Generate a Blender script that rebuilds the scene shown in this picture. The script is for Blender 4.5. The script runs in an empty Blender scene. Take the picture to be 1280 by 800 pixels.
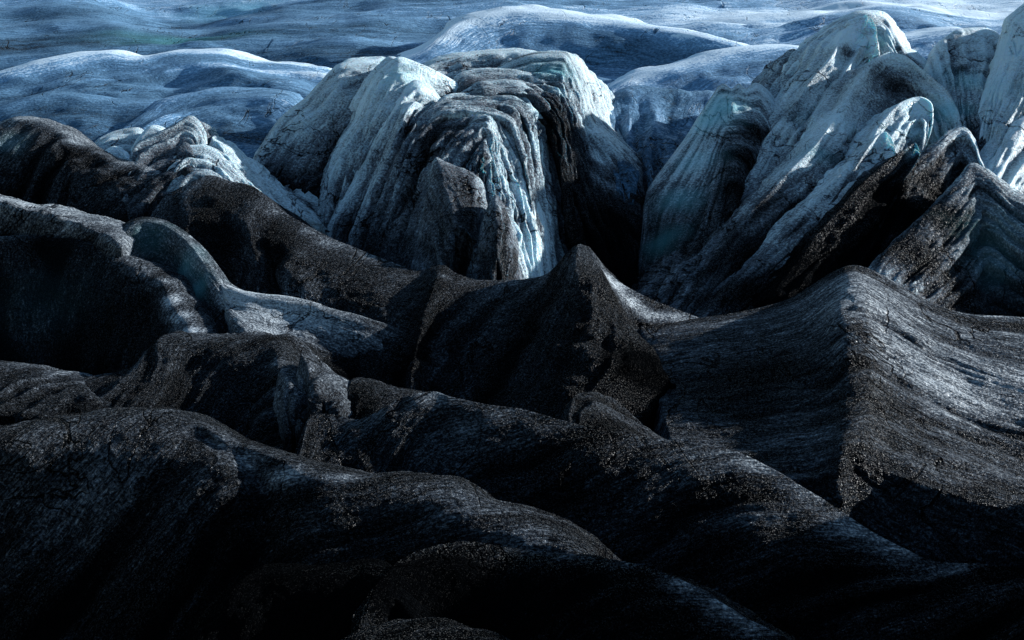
import bpy, math
import numpy as np

# ------------------------------------------------------------------ camera, sky, sun, exposure
sc = bpy.context.scene
COL = sc.collection
PITCH = math.radians(14.0)
CAM = np.array([0.0, 0.0, 40.0])
FPX = 50.0 / 36.0 * 1280.0
cam_d = bpy.data.cameras.new("camera")
cam_d.lens = 50; cam_d.sensor_width = 36; cam_d.clip_end = 6000; cam_d.clip_start = 0.5
cam = bpy.data.objects.new("camera", cam_d); COL.objects.link(cam)
cam.location = CAM; cam.rotation_euler = (math.radians(90) - PITCH, 0, 0)
sc.camera = cam

SUN_AZ = math.radians(61.0)      # clockwise from +Y (the viewing direction)
SUN_EL = math.radians(15.5)
w = bpy.data.worlds.new("World"); sc.world = w; w.use_nodes = True
nt = w.node_tree; nt.nodes.clear()
sky = nt.nodes.new("ShaderNodeTexSky"); sky.sky_type = 'NISHITA'; sky.sun_disc = False
sky.sun_elevation = SUN_EL; sky.sun_rotation = SUN_AZ
sky.air_density = 1.5; sky.dust_density = 0.2; sky.ozone_density = 4.0
bg = nt.nodes.new("ShaderNodeBackground"); bg.inputs[1].default_value = 0.078
wo = nt.nodes.new("ShaderNodeOutputWorld")
nt.links.new(sky.outputs[0], bg.inputs[0]); nt.links.new(bg.outputs[0], wo.inputs[0])
sl = bpy.data.lights.new("sun", 'SUN'); sl.energy = 5.0; sl.angle = math.radians(0.6); sl.color = (1.0, 0.99, 0.975)
so = bpy.data.objects.new("sun", sl); COL.objects.link(so)
from mathutils import Vector
sd = Vector((math.sin(SUN_AZ) * math.cos(SUN_EL), math.cos(SUN_AZ) * math.cos(SUN_EL), math.sin(SUN_EL)))
so.rotation_euler = sd.to_track_quat('Z', 'Y').to_euler()
sc.view_settings.view_transform = 'Standard'; sc.view_settings.look = 'None'
sc.view_settings.exposure = 1.0; sc.view_settings.gamma = 1.0; sc.view_settings.use_curve_mapping = False
sc.cycles.max_bounces = 4; sc.cycles.diffuse_bounces = 3

# ------------------------------------------------------------------ survey of the place: bearing + distance -> point
cp, sp = math.cos(PITCH), math.sin(PITCH)
def survey(a):
    """rows of (bearing x, bearing y, distance) from the viewpoint -> world points"""
    a = np.asarray(a, float)
    x = (a[..., 0] - 640) / FPX; y = (400 - a[..., 1]) / FPX
    d = np.stack([x, cp + y * sp, -sp + y * cp], -1)
    return CAM + d * (a[..., 2] / d[..., 1])[..., None]
def bearing(p):
    q = p - CAM
    f = q[..., 1] * cp - q[..., 2] * sp
    u = q[..., 1] * sp + q[..., 2] * cp
    return 640 + FPX * q[..., 0] / f, 400 - FPX * u / f

# ------------------------------------------------------------------ noise
rs = np.random.RandomState(7)
PERM = rs.permutation(256); PERM = np.concatenate([PERM, PERM, PERM])
GR = rs.normal(size=(256, 3)); GR /= np.linalg.norm(GR, axis=1)[:, None]
def noise3(p):
    i = np.floor(p).astype(np.int64); f = p - i; i &= 255
    s = f * f * f * (f * (f * 6 - 15) + 10)
    out = 0
    for dx in (0, 1):
        wx = s[..., 0] if dx else 1 - s[..., 0]
        for dy in (0, 1):
            wy = s[..., 1] if dy else 1 - s[..., 1]
            for dz in (0, 1):
                wz = s[..., 2] if dz else 1 - s[..., 2]
                g = GR[PERM[PERM[PERM[i[..., 0] + dx] + i[..., 1] + dy] + i[..., 2] + dz]]
                out = out + wx * wy * wz * (g[..., 0] * (f[..., 0] - dx) + g[..., 1] * (f[..., 1] - dy) + g[..., 2] * (f[..., 2] - dz))
    return out * 1.5
def fbm(p, o=4, g=0.5):
    r = 0; a = 1
    for k in range(o):
        r = r + a * noise3(p + 17.3 * k); p = p * 2.03; a *= g
    return r
def ridged(p, o=3, g=0.5):
    r = 0; a = 1
    for k in range(o):
        r = r + a * (1 - 2 * np.abs(noise3(p + 9.1 * k)) * 1.6); p = p * 2.03; a *= g
    return r

# ------------------------------------------------------------------ splines
def pchip(t, y, q):
    n = len(t)
    if n == 1: return np.repeat(y, len(q), 0)
    h = np.diff(t)[:, None]; d = np.diff(y, axis=0) / h
    m = np.zeros_like(y)
    if n == 2: m[:] = d[0]
    else:
        a = (h[1:] * d[:-1] + h[:-1] * d[1:]) / (h[1:] + h[:-1])      # three-point slope, softly limited
        lim = 3 * np.minimum(np.abs(d[:-1]), np.abs(d[1:]))
        same = d[:-1] * d[1:] > 0
        m[1:-1] = np.where(same, np.sign(a) * np.minimum(np.abs(a), lim), a * 0.35)
        m[0] = d[0]; m[-1] = d[-1]
    k = np.clip(np.searchsorted(t, q, side='right') - 1, 0, n - 2)
    hh = (t[k + 1] - t[k])[:, None]; s = ((q - t[k]) / (t[k + 1] - t[k]))[:, None]
    return ((2 * s**3 - 3 * s**2 + 1) * y[k] + (s**3 - 2 * s**2 + s) * hh * m[k] + (-2 * s**3 + 3 * s**2) * y[k + 1] + (s**3 - s**2) * hh * m[k + 1])
def knots(p):
    d = np.linalg.norm(np.diff(p, axis=0), axis=1) + 1e-4
    k = np.concatenate([[0], np.cumsum(np.sqrt(d) * 0.5 + d * 0.1)]); return k / k[-1]

def parse(s):
    return [tuple(float(v) for v in q.split()) for q in s.split(',')]

# ------------------------------------------------------------------ materials
MATS = {}
def ice_material(name, dirty, grain=1.0, bump=1.0, streak=1.0, lump=0.5, clean=(0.68, 0.79, 0.87), mid=None, warp=(0.11, 7.0), blotch=0.6, fibre=0.0, fsc=(4.5, 1.3), gritty=1.6, glow=0.0, vein=(0.10, 0.045, 0.010)):
    """ice under a film of black volcanic ash; the 'ash' attribute tells how thick it lies"""
    m = bpy.data.materials.new(name); m.use_nodes = True
    t = m.node_tree; N = t.nodes; L = t.links; N.clear()
    def nd(tp, **k):
        n = N.new(tp)
        for a, v in k.items(): setattr(n, a, v)
        return n
    def mth(op, a, b=None, c=None, clamp=False):
        n = nd("ShaderNodeMath", operation=op); n.use_clamp = clamp
        for i, v in enumerate((a, b, c)):
            if v is None: continue
            if isinstance(v, (int, float)): n.inputs[i].default_value = v
            else: L.new(v, n.inputs[i])
        return n.outputs[0]
    out = nd("ShaderNodeOutputMaterial"); bs = nd("ShaderNodeBsdfPrincipled")
    L.new(bs.outputs[0], out.inputs[0])
    tc = nd("ShaderNodeTexCoord"); uv = nd("ShaderNodeUVMap"); uv.uv_map = "flow"
    ash = nd("ShaderNodeAttribute"); ash.attribute_name = "ash"
    cy = nd("ShaderNodeAttribute"); cy.attribute_name = "clear"
    def noise(vec, scale, detail=4, rough=0.55, sxyz=None, dist=0.0):
        if sxyz:
            mp = nd("ShaderNodeMapping"); mp.inputs['Scale'].default_value = sxyz; L.new(vec, mp.inputs[0]); vec = mp.outputs[0]
        n = nd("ShaderNodeTexNoise"); n.inputs['Scale'].default_value = scale; n.inputs['Detail'].default_value = detail
        n.inputs['Roughness'].default_value = rough; n.inputs['Distortion'].default_value = dist
        L.new(vec, n.inputs[0]); return n.outputs[0]
    ob = tc.outputs['Object']
    wn = nd("ShaderNodeTexNoise"); wn.inputs['Scale'].default_value = warp[0]; wn.inputs['Detail'].default_value = 3; L.new(ob, wn.inputs[0])
    wv = nd("ShaderNodeVectorMath", operation='SCALE'); wv.inputs['Scale'].default_value = warp[1]; L.new(wn.outputs[1], wv.inputs[0])
    wa = nd("ShaderNodeVectorMath", operation='ADD'); L.new(uv.outputs[0], wa.inputs[0]); L.new(wv.outputs[0], wa.inputs[1])
    fl = wa.outputs[0]
    # streaks: long along the flow (v), narrow across (u)
    st = noise(fl, 1.0, 5, 0.6, (0.55, 0.045, 1), 0.4)
    st2 = noise(fl, 1.0, 4, 0.6, (1.5, 0.14, 1), 0.6)
    cloud = noise(ob, 0.07, 5, 0.6)
    fine = noise(ob, 2.4 * grain, 3, 0.7)
    fleck = nd("ShaderNodeTexVoronoi"); fleck.inputs['Scale'].default_value = 10.0 * grain; L.new(ob, fleck.inputs[0])
    # ash cover
    patchy = nd("ShaderNodeMapRange"); patchy.inputs[1].default_value = 0.40; patchy.inputs[2].default_value = 0.62
    L.new(noise(ob, 0.045, 4, 0.6), patchy.inputs[0])
    a = mth('ADD', ash.outputs['Fac'], mth('MULTIPLY', mth('MULTIPLY', mth('SUBTRACT', st, 0.5), 1.0 * streak), patchy.outputs[0]))
    a = mth('ADD', a, mth('MULTIPLY', mth('MULTIPLY', mth('SUBTRACT', st2, 0.5), 0.4 * streak), patchy.outputs[0]))
    a = mth('ADD', a, mth('MULTIPLY', mth('SUBTRACT', cloud, 0.5), blotch))
    a = mth('ADD', a, mth('MULTIPLY', mth('SUBTRACT', fine, 0.5), 0.6 + 0.25 * gritty))
    fib = noise(fl, 1.0, 3, 0.6, (fsc[0], fsc[1], 1), 0.3)
    if fibre: a = mth('ADD', a, mth('MULTIPLY', mth('SUBTRACT', fib, 0.5), 0.9 * fibre))
    vn = noise(ob, 1.0, 4, 0.55, (vein[0], vein[1], vein[0] * 1.3), 0.8)       # thin wandering cracks that have caught ash
    vr = nd("ShaderNodeMapRange"); vr.inputs[1].default_value = 0.0; vr.inputs[2].default_value = vein[2]
    vr.inputs[3].default_value = 1.0; vr.inputs[4].default_value = 0.0
    L.new(mth('ABSOLUTE', mth('SUBTRACT', vn, 0.5)), vr.inputs[0])
    vk = nd("ShaderNodeMapRange"); vk.inputs[1].default_value = 0.47; vk.inputs[2].default_value = 0.58
    L.new(noise(ob, 0.6 * vein[0], 2, 0.5), vk.inputs[0])
    crack = mth('MULTIPLY', vr.outputs[0], vk.outputs[0])
    a = mth('ADD', a, mth('MULTIPLY', crack, 0.42))
    ramp = nd("ShaderNodeValToRGB"); cr = ramp.color_ramp
    cr.elements[0].position = 0.0; cr.elements[0].color = (*clean, 1)
    cr.elements[1].position = 1.0; cr.elements[1].color = (0.0015, 0.0019, 0.0024, 1)
    for p_, c_ in ((0.27, tuple(c * 0.58 for c in (mid or clean)) + (1,)), (0.5, tuple(c * 0.32 for c in mid) + (1,) if mid else (0.10, 0.12, 0.145, 1)), (0.75, (0.0135, 0.0165, 0.0205, 1))):
        e = cr.elements.new(p_); e.color = c_
    if mid: e = cr.elements.new(0.12); e.color = (*mid, 1)
    L.new(a, ramp.inputs[0])
    cmix = nd("ShaderNodeMix", data_type='RGBA'); cmix.inputs['B'].default_value = (0.16, 0.52, 0.60, 1)
    L.new(mth('MULTIPLY', cy.outputs['Fac'], 1.0, clamp=True), cmix.inputs['Factor'])
    L.new(ramp.outputs[0], cmix.inputs['A'])
    # pale grit in the ash
    gm = nd("ShaderNodeMapRange"); gm.inputs[1].default_value = 0.6; gm.inputs[2].default_value = 0.9
    L.new(fleck.outputs['Color'], gm.inputs[0])
    g2 = nd("ShaderNodeMix", data_type='RGBA'); g2.blend_type = 'ADD'; g2.inputs['B'].default_value = (0.015, 0.0165, 0.0175, 1)
    gw = nd("ShaderNodeMapRange"); gw.inputs[1].default_value = 0.85; gw.inputs[2].default_value = 1.2       # grit and glints fade out where the ash value is highest
    gw.inputs[3].default_value = 1.0; gw.inputs[4].default_value = 0.05; L.new(ash.outputs['Fac'], gw.inputs[0])
    L.new(mth('MULTIPLY', gm.outputs[0], gw.outputs[0]), g2.inputs['Factor']); L.new(cmix.outputs['Result'], g2.inputs['A'])
    L.new(g2.outputs['Result'], bs.inputs['Base Color'])
    bs.inputs['Roughness'].default_value = 0.62
    spk = nd("ShaderNodeMapRange"); spk.inputs[1].default_value = 0.70; spk.inputs[2].default_value = 0.95      # wet glinting grains
    spk.inputs[3].default_value = 0.0; spk.inputs[4].default_value = 0.42; L.new(fleck.outputs['Color'], spk.inputs[0])
    wet = nd("ShaderNodeMapRange"); wet.inputs[1].default_value = 0.05; wet.inputs[2].default_value = 0.45      # bare ice is glassy
    wet.inputs[3].default_value = 0.45; wet.inputs[4].default_value = 0.0; L.new(a, wet.inputs[0])
    L.new(mth('ADD', mth('MULTIPLY', spk.outputs[0], gw.outputs[0]), wet.outputs[0]), bs.inputs['Specular IOR Level'])
    if glow:
        bs.inputs['Subsurface Weight'].default_value = glow; bs.inputs['Subsurface Radius'].default_value = (0.35, 0.9, 1.2)
        bs.inputs['Subsurface Scale'].default_value = 1.0; bs.inputs['IOR'].default_value = 1.5
    rr = nd("ShaderNodeMapRange"); rr.inputs[1].default_value = 0.3; rr.inputs[2].default_value = 0.7
    rr.inputs[3].default_value = 0.38; rr.inputs[4].default_value = 0.8
    L.new(fine, rr.inputs[0])
    L.new(mth('SUBTRACT', rr.outputs[0], mth('MULTIPLY', spk.outputs[0], 0.25)), bs.inputs['Roughness'])
    # bump
    h = mth('MULTIPLY', fine, 0.8 * gritty)
    h = mth('ADD', h, mth('MULTIPLY', noise(fl, 0.75, 4, 0.6, (1.0, lump, 1), 0.5), 0.55))
    h = mth('ADD', h, mth('MULTIPLY', fleck.outputs['Distance'], -0.12))
    h = mth('ADD', h, mth('MULTIPLY', st2, -0.6 * streak))
    h = mth('ADD', h, mth('MULTIPLY', st, -1.2 * streak))
    if fibre: h = mth('ADD', h, mth('MULTIPLY', fib, 1.7 * fibre))
    h = mth('ADD', h, mth('MULTIPLY', crack, -1.6))
    b = nd("ShaderNodeBump"); b.inputs['Strength'].default_value = 1.0; b.inputs['Distance'].default_value = 0.5 * bump
    L.new(h, b.inputs['Height']); L.new(b.outputs[0], bs.inputs['Normal'])
    MATS[name] = m
    return m
ice_material('glacier_ice', 0, grain=0.55, bump=0.55, streak=0.9, lump=0.2, clean=(0.64, 0.78, 0.88), mid=(0.155, 0.34, 0.55), warp=(0.02, 22.0), blotch=0.3, gritty=1.0, fibre=0.45, fsc=(0.7, 0.05), vein=(0.075, 0.020, 0.007))
ice_material('serac_ice', 0, grain=1.1, bump=0.8, streak=0.8, clean=(0.62, 0.80, 0.88), fibre=0.45, fsc=(1.7, 0.14), glow=0.25)
ice_material('ash_ice', 1, grain=1.6, bump=0.8, streak=0.7, fibre=1.0, gritty=2.4, warp=(0.06, 5.0))
ice_material('grooved_ash_ice', 1, grain=1.5, bump=0.8, streak=0.9, fibre=0.9, fsc=(2.6, 0.5), gritty=2.4, warp=(0.05, 3.0))

# ------------------------------------------------------------------ the sheet builder
SEED = [0]
def sheet(name, rows, mat, ash=0.5, sharp=(), px=2.0, rough=0.5, stri=0.5, sfreq=(0.5, 0.05), big=(0, 10), patches=(), shear=0.0,
          label=None, cat=None, group=None, kind=None, parent=None, cracks=0.0, cfreq=(0.02, 0.06), cfine=0.5, turn=False, steep=1.0, skew=(0, 640), ash_shade_u=None, diag=0.0, wsc=9.0):
    """a solid body of ice skinned over surveyed profile rows, from its back foot over the crest to its front foot"""
    SEED[0] += 1; sd_ = SEED[0] * 31.7
    P = []
    crest = np.array(parse(rows[1]))
    for i, r in enumerate(rows):
        if isinstance(r, str):
            a = np.array(parse(r))
            if i > 1 and len(a) == len(crest): a[:, 2] = crest[:, 2] + steep * (a[:, 2] - crest[:, 2])
            a[:, 2] += skew[0] * (a[:, 0] - skew[1])
            P.append(survey(a))
        else:
            ref, off = r[0], np.array(r[1:4], float)
            P.append((ref, off))
    for i, r in enumerate(P):
        if isinstance(r, tuple): P[i] = P[r[0]] + r[1]
    # columns
    cnt = {}
    for r in P: cnt.setdefault(len(r), []).append(knots(r))
    kn = {k: np.mean(v, 0) for k, v in cnt.items()}
    bx = [np.stack(bearing(r), -1) for r in P]
    wpx = max(np.abs(np.diff(b, axis=0)).sum(0).max() for b in bx)
    nu = int(np.clip(wpx / px, 24, 900)); q = np.linspace(0, 1, nu)
    R = np.stack([pchip(kn[len(r)], r, q) for r in P])           # rows x nu x 3
    # rows
    seg = [0.0]; plen = []
    for i in range(len(R) - 1):
        seg.append(seg[-1] + np.linalg.norm(R[i + 1] - R[i], axis=1).mean())
        b0, b1 = bearing(R[i]), bearing(R[i + 1])
        plen.append(np.hypot(b1[0] - b0[0], b1[1] - b0[1]).max())
    seg = np.array(seg)
    cuts = [0] + sorted(sharp) + [len(R) - 1]
    G = []; V = []
    for a, b in zip(cuts[:-1], cuts[1:]):
        if a == b: continue
        qs = []
        for i in range(a, b):
            k = int(np.clip(plen[i] / px, 4, 320))
            if i == 0 and isinstance(rows[0], tuple): k = min(k, 40)
            qs.append(seg[i] + (seg[i + 1] - seg[i]) * np.arange(k) / k)
        qs = np.concatenate(qs + [[seg[b]]]) if b == len(R) - 1 else np.concatenate(qs)
        flat = R[a:b + 1].reshape(b - a + 1, -1)
        G.append(pchip(seg[a:b + 1], flat, qs).reshape(len(qs), nu, 3)); V.append(qs)
    G = np.concatenate(G); V = np.concatenate(V)
    # the body goes on down to its buried foot at the front and at both ends
    t6 = np.linspace(0, 1, 9)[1:, None, None]
    G = np.concatenate([G, G[-1:] + t6 * np.array([0, 1.5, -14.0])]); V = np.concatenate([V, V[-1] + t6[:, 0, 0] * 14])
    t6 = t6.reshape(1, -1, 1); sg = np.sign(G[:, -1, 0].mean() - G[:, 0, 0].mean())
    bxs = [bearing(G[:, k].mean(0))[0] for k in (0, -1)]
    for side, bxx in ((0, bxs[0]), (-1, bxs[1])):          # ridges that leave the view run on outside it
        if not -40 < bxx < 1310:
            d = np.array([28.0 * np.sign(bxx - 640), 0, -3.0]); t9 = np.linspace(0, 1, 24)[None, 1:, None]
            A9 = G[:, side][:, None] + t9 * d + 0.6 * t9 * np.array([0, 6.0, 0])
            G = np.concatenate([A9[:, ::-1], G], 1) if side == 0 else np.concatenate([G, A9], 1)
    ex = min(3.0, 0.04 * abs(G[:, -1, 0].mean() - G[:, 0, 0].mean()))
    G = np.concatenate([(G[:, :1] + t6 * np.array([-ex * sg, 3, -12]))[:, ::-1], G, G[:, -1:] + t6 * np.array([ex * sg, 3, -12])], 1)
    nv, nu = G.shape[:2]
    U = np.concatenate([[0], np.cumsum(np.linalg.norm(np.diff(G, axis=1), axis=2).mean(0))])
    UU, VV = np.meshgrid(U, V)
    if shear: UU = UU + shear * VV
    if diag: VV = VV + diag * UU
    def normals(G):
        n = np.cross(np.gradient(G, axis=1), np.gradient(G, axis=0)); n /= np.linalg.norm(n, axis=2)[..., None] + 1e-9
        return n
    n = normals(G)
    if (n * (CAM - G))[nv // 2:].sum() < 0: n = -n
    vc = seg[1] if len(rows) > 2 else 0
    calm = 0.10 + 0.90 * np.clip(np.abs(VV - diag * UU - vc) / (0.30 * max(seg[-1] - vc, 1)), 0, 1)      # the crest line stays clean
    if big[0]:
        G = G + n * (calm * big[0] * fbm(G / big[1] + sd_, 3))[..., None]; n2 = normals(G); n = n2 * np.sign((n2 * n).sum(2).mean())
    w_ = np.stack([UU * sfreq[0], VV * sfreq[1], 0 * UU + sd_], -1)
    if turn: w_ = np.stack([UU * sfreq[1], VV * sfreq[0], 0 * UU + sd_], -1)
    warp = 0.6 * fbm(G / wsc + sd_, 2)
    w_[..., 0] += warp
    S = stri * (0.5 * ridged(w_ * 0.5 + 3, 2) + 0.35 * fbm(w_ * 1.7, 2)) * (0.55 + 0.9 * np.clip(0.5 + fbm(G / (1.8 * wsc) + 5 + sd_, 2), 0, 1))
    if cracks:
        cw = np.stack([UU * cfreq[0] + 0.15 * warp, VV * cfreq[1] + 0.12 * fbm(G / (1.5 * wsc) + 2 * sd_, 3), 0 * UU + 2.2 * sd_], -1)
        c1 = fbm(cw, 2); mask = np.clip(0.3 + 1.6 * fbm(G / 35 + 3 * sd_, 2), 0, 1)
        S = S - cracks * mask * np.exp(-(c1 / 0.045)**2)
        c2 = fbm(cw * np.array([2.3, 0.7, 1]) + 40, 2)
        S = S - cfine * cracks * np.clip(mask - 0.2, 0, 1) * np.exp(-(c2 / 0.035)**2)
    D = S + rough * (0.7 * fbm(G / 4.5 + sd_, 5, 0.5))
    G = G + n * (D * calm)[..., None]
    px_, py_ = bearing(G)
    A = np.full((nv, nu), float(ash) if not isinstance(ash, (tuple, list)) else 0.0)
    if isinstance(ash, (tuple, list)):        # one value per row
        A = np.repeat(np.interp(V, seg, ash)[:, None], nu, 1)
    if ash_shade_u is not None: A = A + np.interp(np.linspace(0, 1, nu), np.linspace(0, 1, len(ash_shade_u)), ash_shade_u)[None, :]
    C = np.zeros((nv, nu))
    A = A + np.clip(-(S - S.mean()) / (S.std() + 1e-6), -0.8, 3) * 0.09       # ash gathers in the grooves and cracks
    vis = V >= seg[1] * 0.92
    for (x, y, rad, da, dc) in patches:       # ash, painted sun and shade, bared clear ice, anchored to points on the body
        d2 = (px_ - x)**2 + (py_ - y)**2; d2[~vis] = 1e9
        c = G[np.unravel_index(np.argmin(d2), d2.shape)]
        rr = rad * np.linalg.norm(c - CAM) / FPX
        e = np.linalg.norm(G - c, axis=2) / rr * (1 + 0.35 * fbm(G / rr * 0.9 + x, 2))
        g = np.exp(-e**2 * 1.2)
        A += da * g; C += dc * g
    me = bpy.data.meshes.new(name)
    me.vertices.add(nv * nu); me.vertices.foreach_set('co', G.astype(np.float32).ravel())
    idx = np.arange(nv * nu, dtype=np.int32).reshape(nv, nu)
    qd = np.stack([idx[:-1, :-1], idx[1:, :-1], idx[1:, 1:], idx[:-1, 1:]], -1).reshape(-1, 4)
    e1 = G[1, 0] - G[0, 0]; 
    fn = np.cross(G[1:, :-1] - G[:-1, :-1], G[:-1, 1:] - G[:-1, :-1])
    if (fn * n[:-1, :-1]).sum() < 0: qd = qd[:, ::-1]
    nf = len(qd)
    me.loops.add(nf * 4); me.loops.foreach_set('vertex_index', np.ascontiguousarray(qd).ravel())
    me.polygons.add(nf); me.polygons.foreach_set('loop_start', np.arange(0, nf * 4, 4, dtype=np.int32))
    me.polygons.foreach_set('loop_total', np.full(nf, 4, np.int32))
    me.polygons.foreach_set('use_smooth', np.ones(nf, bool))
    uvl = me.uv_layers.new(name="flow")
    uvs = np.stack([VV, UU] if turn else [UU, VV], -1).reshape(-1, 2)[qd.ravel()].astype(np.float32)
    uvl.data.foreach_set('uv', uvs.ravel())
    for nm, arr in (('ash', A), ('clear', C)):
        at = me.attributes.new(nm, 'FLOAT', 'POINT'); at.data.foreach_set('value', np.clip(arr, -1, 2).astype(np.float32).ravel())
    me.update(); me.validate()
    me.materials.append(MATS[mat])
    o = bpy.data.objects.new(name, me); COL.objects.link(o)
    if parent is not None: o.parent = parent
    if label: o['label'] = label
    if cat: o['category'] = cat
    if group: o['group'] = group
    if kind: o['kind'] = kind
    return o

# ================================================================== THE SETTING
# bedrock-level ice floor of the whole glacier, reaching past everything seen
def floor():
    n = 260
    xs = np.sign(np.linspace(-1, 1, n)) * np.abs(np.linspace(-1, 1, n))**1.8 * 1400
    ys = -60 + np.linspace(0, 1, n)**1.8 * 2600
    X, Y = np.meshgrid(xs, ys)
    Z = np.interp(Y, [-60, 60, 100, 160, 200, 300, 420, 640, 1000, 2600], [-32, -32, -32, -30, -22, -8, 2, 8, 16, 50])
    G = np.stack([X, Y, Z], -1)
    G[..., 2] += 2.0 * fbm(G / 40, 4)
    me = bpy.data.meshes.new('glacier_floor')
    idx = np.arange(n * n).reshape(n, n)
    qd = np.stack([idx[:-1, :-1], idx[:-1, 1:], idx[1:, 1:], idx[1:, :-1]], -1).reshape(-1, 4)
    me.from_pydata(G.reshape(-1, 3).tolist(), [], qd.tolist())
    uvl = me.uv_layers.new(name="flow"); uvl.data.foreach_set('uv', G.reshape(-1, 3)[qd.ravel()][:, :2].astype(np.float32).ravel())
    for nm, arr in (('ash', np.interp(Y, [0, 200, 320, 500], [0.95, 0.8, 0.4, 0.1])), ('clear', 0 * Y)):
        at = me.attributes.new(nm, 'FLOAT', 'POINT'); at.data.foreach_set('value', arr.astype(np.float32).ravel())
    me.polygons.foreach_set('use_smooth', np.ones(len(me.polygons), bool))
    me.materials.append(MATS['glacier_ice'])
    o = bpy.data.objects.new('glacier_floor', me); COL.objects.link(o); o['kind'] = 'structure'
floor()
# unseen wall added outside the view on the right: it keeps the low sun off the foreground
def side():
    xs = np.linspace(62, 190, 90); ys = np.linspace(20, 150, 110)
    X, Y = np.meshgrid(xs, ys)
    e = np.clip((X - 62) / 10, 0, 1) * np.clip((136 - Y) / 8, 0, 1)
    G = np.stack([X, Y, 0 * X], -1)
    G[..., 2] = -30 + e * (55 + 5 * fbm(G / 16, 3))
    me = bpy.data.meshes.new('terrain')
    idx = np.arange(X.size).reshape(X.shape)
    qd = np.stack([idx[:-1, :-1], idx[:-1, 1:], idx[1:, 1:], idx[1:, :-1]], -1).reshape(-1, 4)
    me.from_pydata(G.reshape(-1, 3).tolist(), [], qd.tolist())
    me.uv_layers.new(name="flow").data.foreach_set('uv', G.reshape(-1, 3)[qd.ravel()][:, :2].astype(np.float32).ravel())
    for nm, v in (('ash', .8), ('clear', 0.)):
        me.attributes.new(nm, 'FLOAT', 'POINT').data.foreach_set('value', np.full(X.size, v, np.float32))
    me.polygons.foreach_set('use_smooth', np.ones(len(me.polygons), bool))
    me.materials.append(MATS['ash_ice'])
    o = bpy.data.objects.new('terrain', me); COL.objects.link(o); o['kind'] = 'structure'  # added out of view only to cast shade
side()

GL = dict(mat='glacier_ice', kind='structure', px=2.2, rough=0.12, stri=1.7, sfreq=(0.045, 0.005), cracks=0.0, cfreq=(0.012, 0.05), diag=0.3, cfine=0.0, wsc=45.0, big=(2.6, 26), turn=True)
# far snow-grey ice field rising to the top of the view
sheet('terrain', [
 "-300 -60 950, 300 -60 950, 640 -60 950, 1000 -60 950, 1600 -60 950",
 "-300 -22 760, 200 -26 760, 640 -20 760, 1000 -24 760, 1600 -24 760",
 "-300 10 600, 100 4 610, 220 22 620, 420 2 600, 640 -2 600, 860 8 600, 960 14 600, 1070 2 600, 1200 12 600, 1600 0 600",
 "-300 40 520, 100 30 520, 222 44 530, 380 28 515, 560 40 520, 760 26 520, 880 30 515, 1012 26 520, 1160 24 520, 1260 30 520, 1600 30 520",
 "-300 70 440, 60 72 450, 215 70 450, 340 72 440, 520 70 420, 700 70 430, 900 60 440, 1130 42 440, 1300 60 430, 1600 60 430",
 "-300 150 360, 100 150 370, 300 160 370, 500 160 360, 700 150 340, 900 150 340, 1130 140 340, 1300 140 340, 1600 140 340",
 "-300 300 250, 100 300 250, 300 300 250, 500 300 240, 700 300 240, 900 300 240, 1130 300 240, 1300 300 240, 1600 300 240",
 ], ash=(0.0, 0.0, 0.12, 0.22, 0.26, 0.35, 0.5), ash_shade_u=(.14, .14, .12, .1, 0, -.1, -.14), 
 patches=[(225, 50, 70, .15, .35), (290, 12, 60, 0, .35), (1000, 20, 300, -.2, 0), (1150, 20, 200, -.2, 0)], **{**GL, 'big': (3.0, 55)})  # blue shade painted into the upper left, sunlit tone into the right
# long pale swell above the middle of the view
sheet('ice_swell', [
 (1, 0, 90, -14),
 "450 96 400, 537 53 420, 576 27 440, 634 14 450, 690 15 450, 751 22 445, 830 36 430, 900 52 410, 1000 84 390, 1060 120 380",
 "460 104 390, 545 60 412, 600 38 432, 650 28 440, 700 30 438, 760 40 430, 830 62 415, 900 84 398, 980 105 384, 1040 130 376",
 "470 120 378, 550 90 392, 610 78 408, 660 74 412, 710 76 410, 760 84 405, 820 100 395, 890 118 380, 960 130 370, 1030 150 364",
 "470 200 330, 550 200 330, 610 200 330, 660 200 330, 710 200 330, 760 200 330, 820 200 330, 890 200 330, 960 200 330, 1030 200 330",
 ], ash=(.0, -.1, .2, .3, .4), sharp=(), **GL)
sheet('ice_swell', [
 (1, 0, 60, -10),
 "760 110 360, 800 92 370, 850 78 378, 900 64 385, 985 57 392, 1030 62 392, 1100 50 400, 1137 44 404, 1200 36 400, 1290 50 390, 1400 60 390",
 "770 122 350, 810 112 356, 860 100 362, 910 88 368, 985 82 372, 1030 90 372, 1100 80 378, 1140 72 380, 1200 70 378, 1290 80 370, 1400 90 370",
 "770 200 300, 810 200 300, 860 200 300, 910 200 300, 985 200 300, 1030 200 300, 1100 200 300, 1140 200 300, 1200 200 300, 1290 200 300, 1400 200 300",
 ], ash=(0, -.1, .18, .4), **GL)
sheet('ice_swell', [
 (1, 0, 60, -9),
 "840 34 480, 884 28 480, 965 31 480, 1012 22 480, 1070 10 485, 1110 6 490, 1153 12 490, 1221 23 480, 1255 26 480, 1330 30 480",
 "840 60 440, 884 50 440, 965 50 440, 1012 45 440, 1070 35 445, 1110 30 445, 1153 34 445, 1221 42 440, 1255 45 440, 1330 50 440",
 "840 110 400, 884 110 400, 965 110 400, 1012 110 400, 1070 110 400, 1110 110 400, 1153 110 400, 1221 110 400, 1255 110 400, 1330 110 400",
 ], ash=(.0, .0, .25, .5), **GL)
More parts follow.
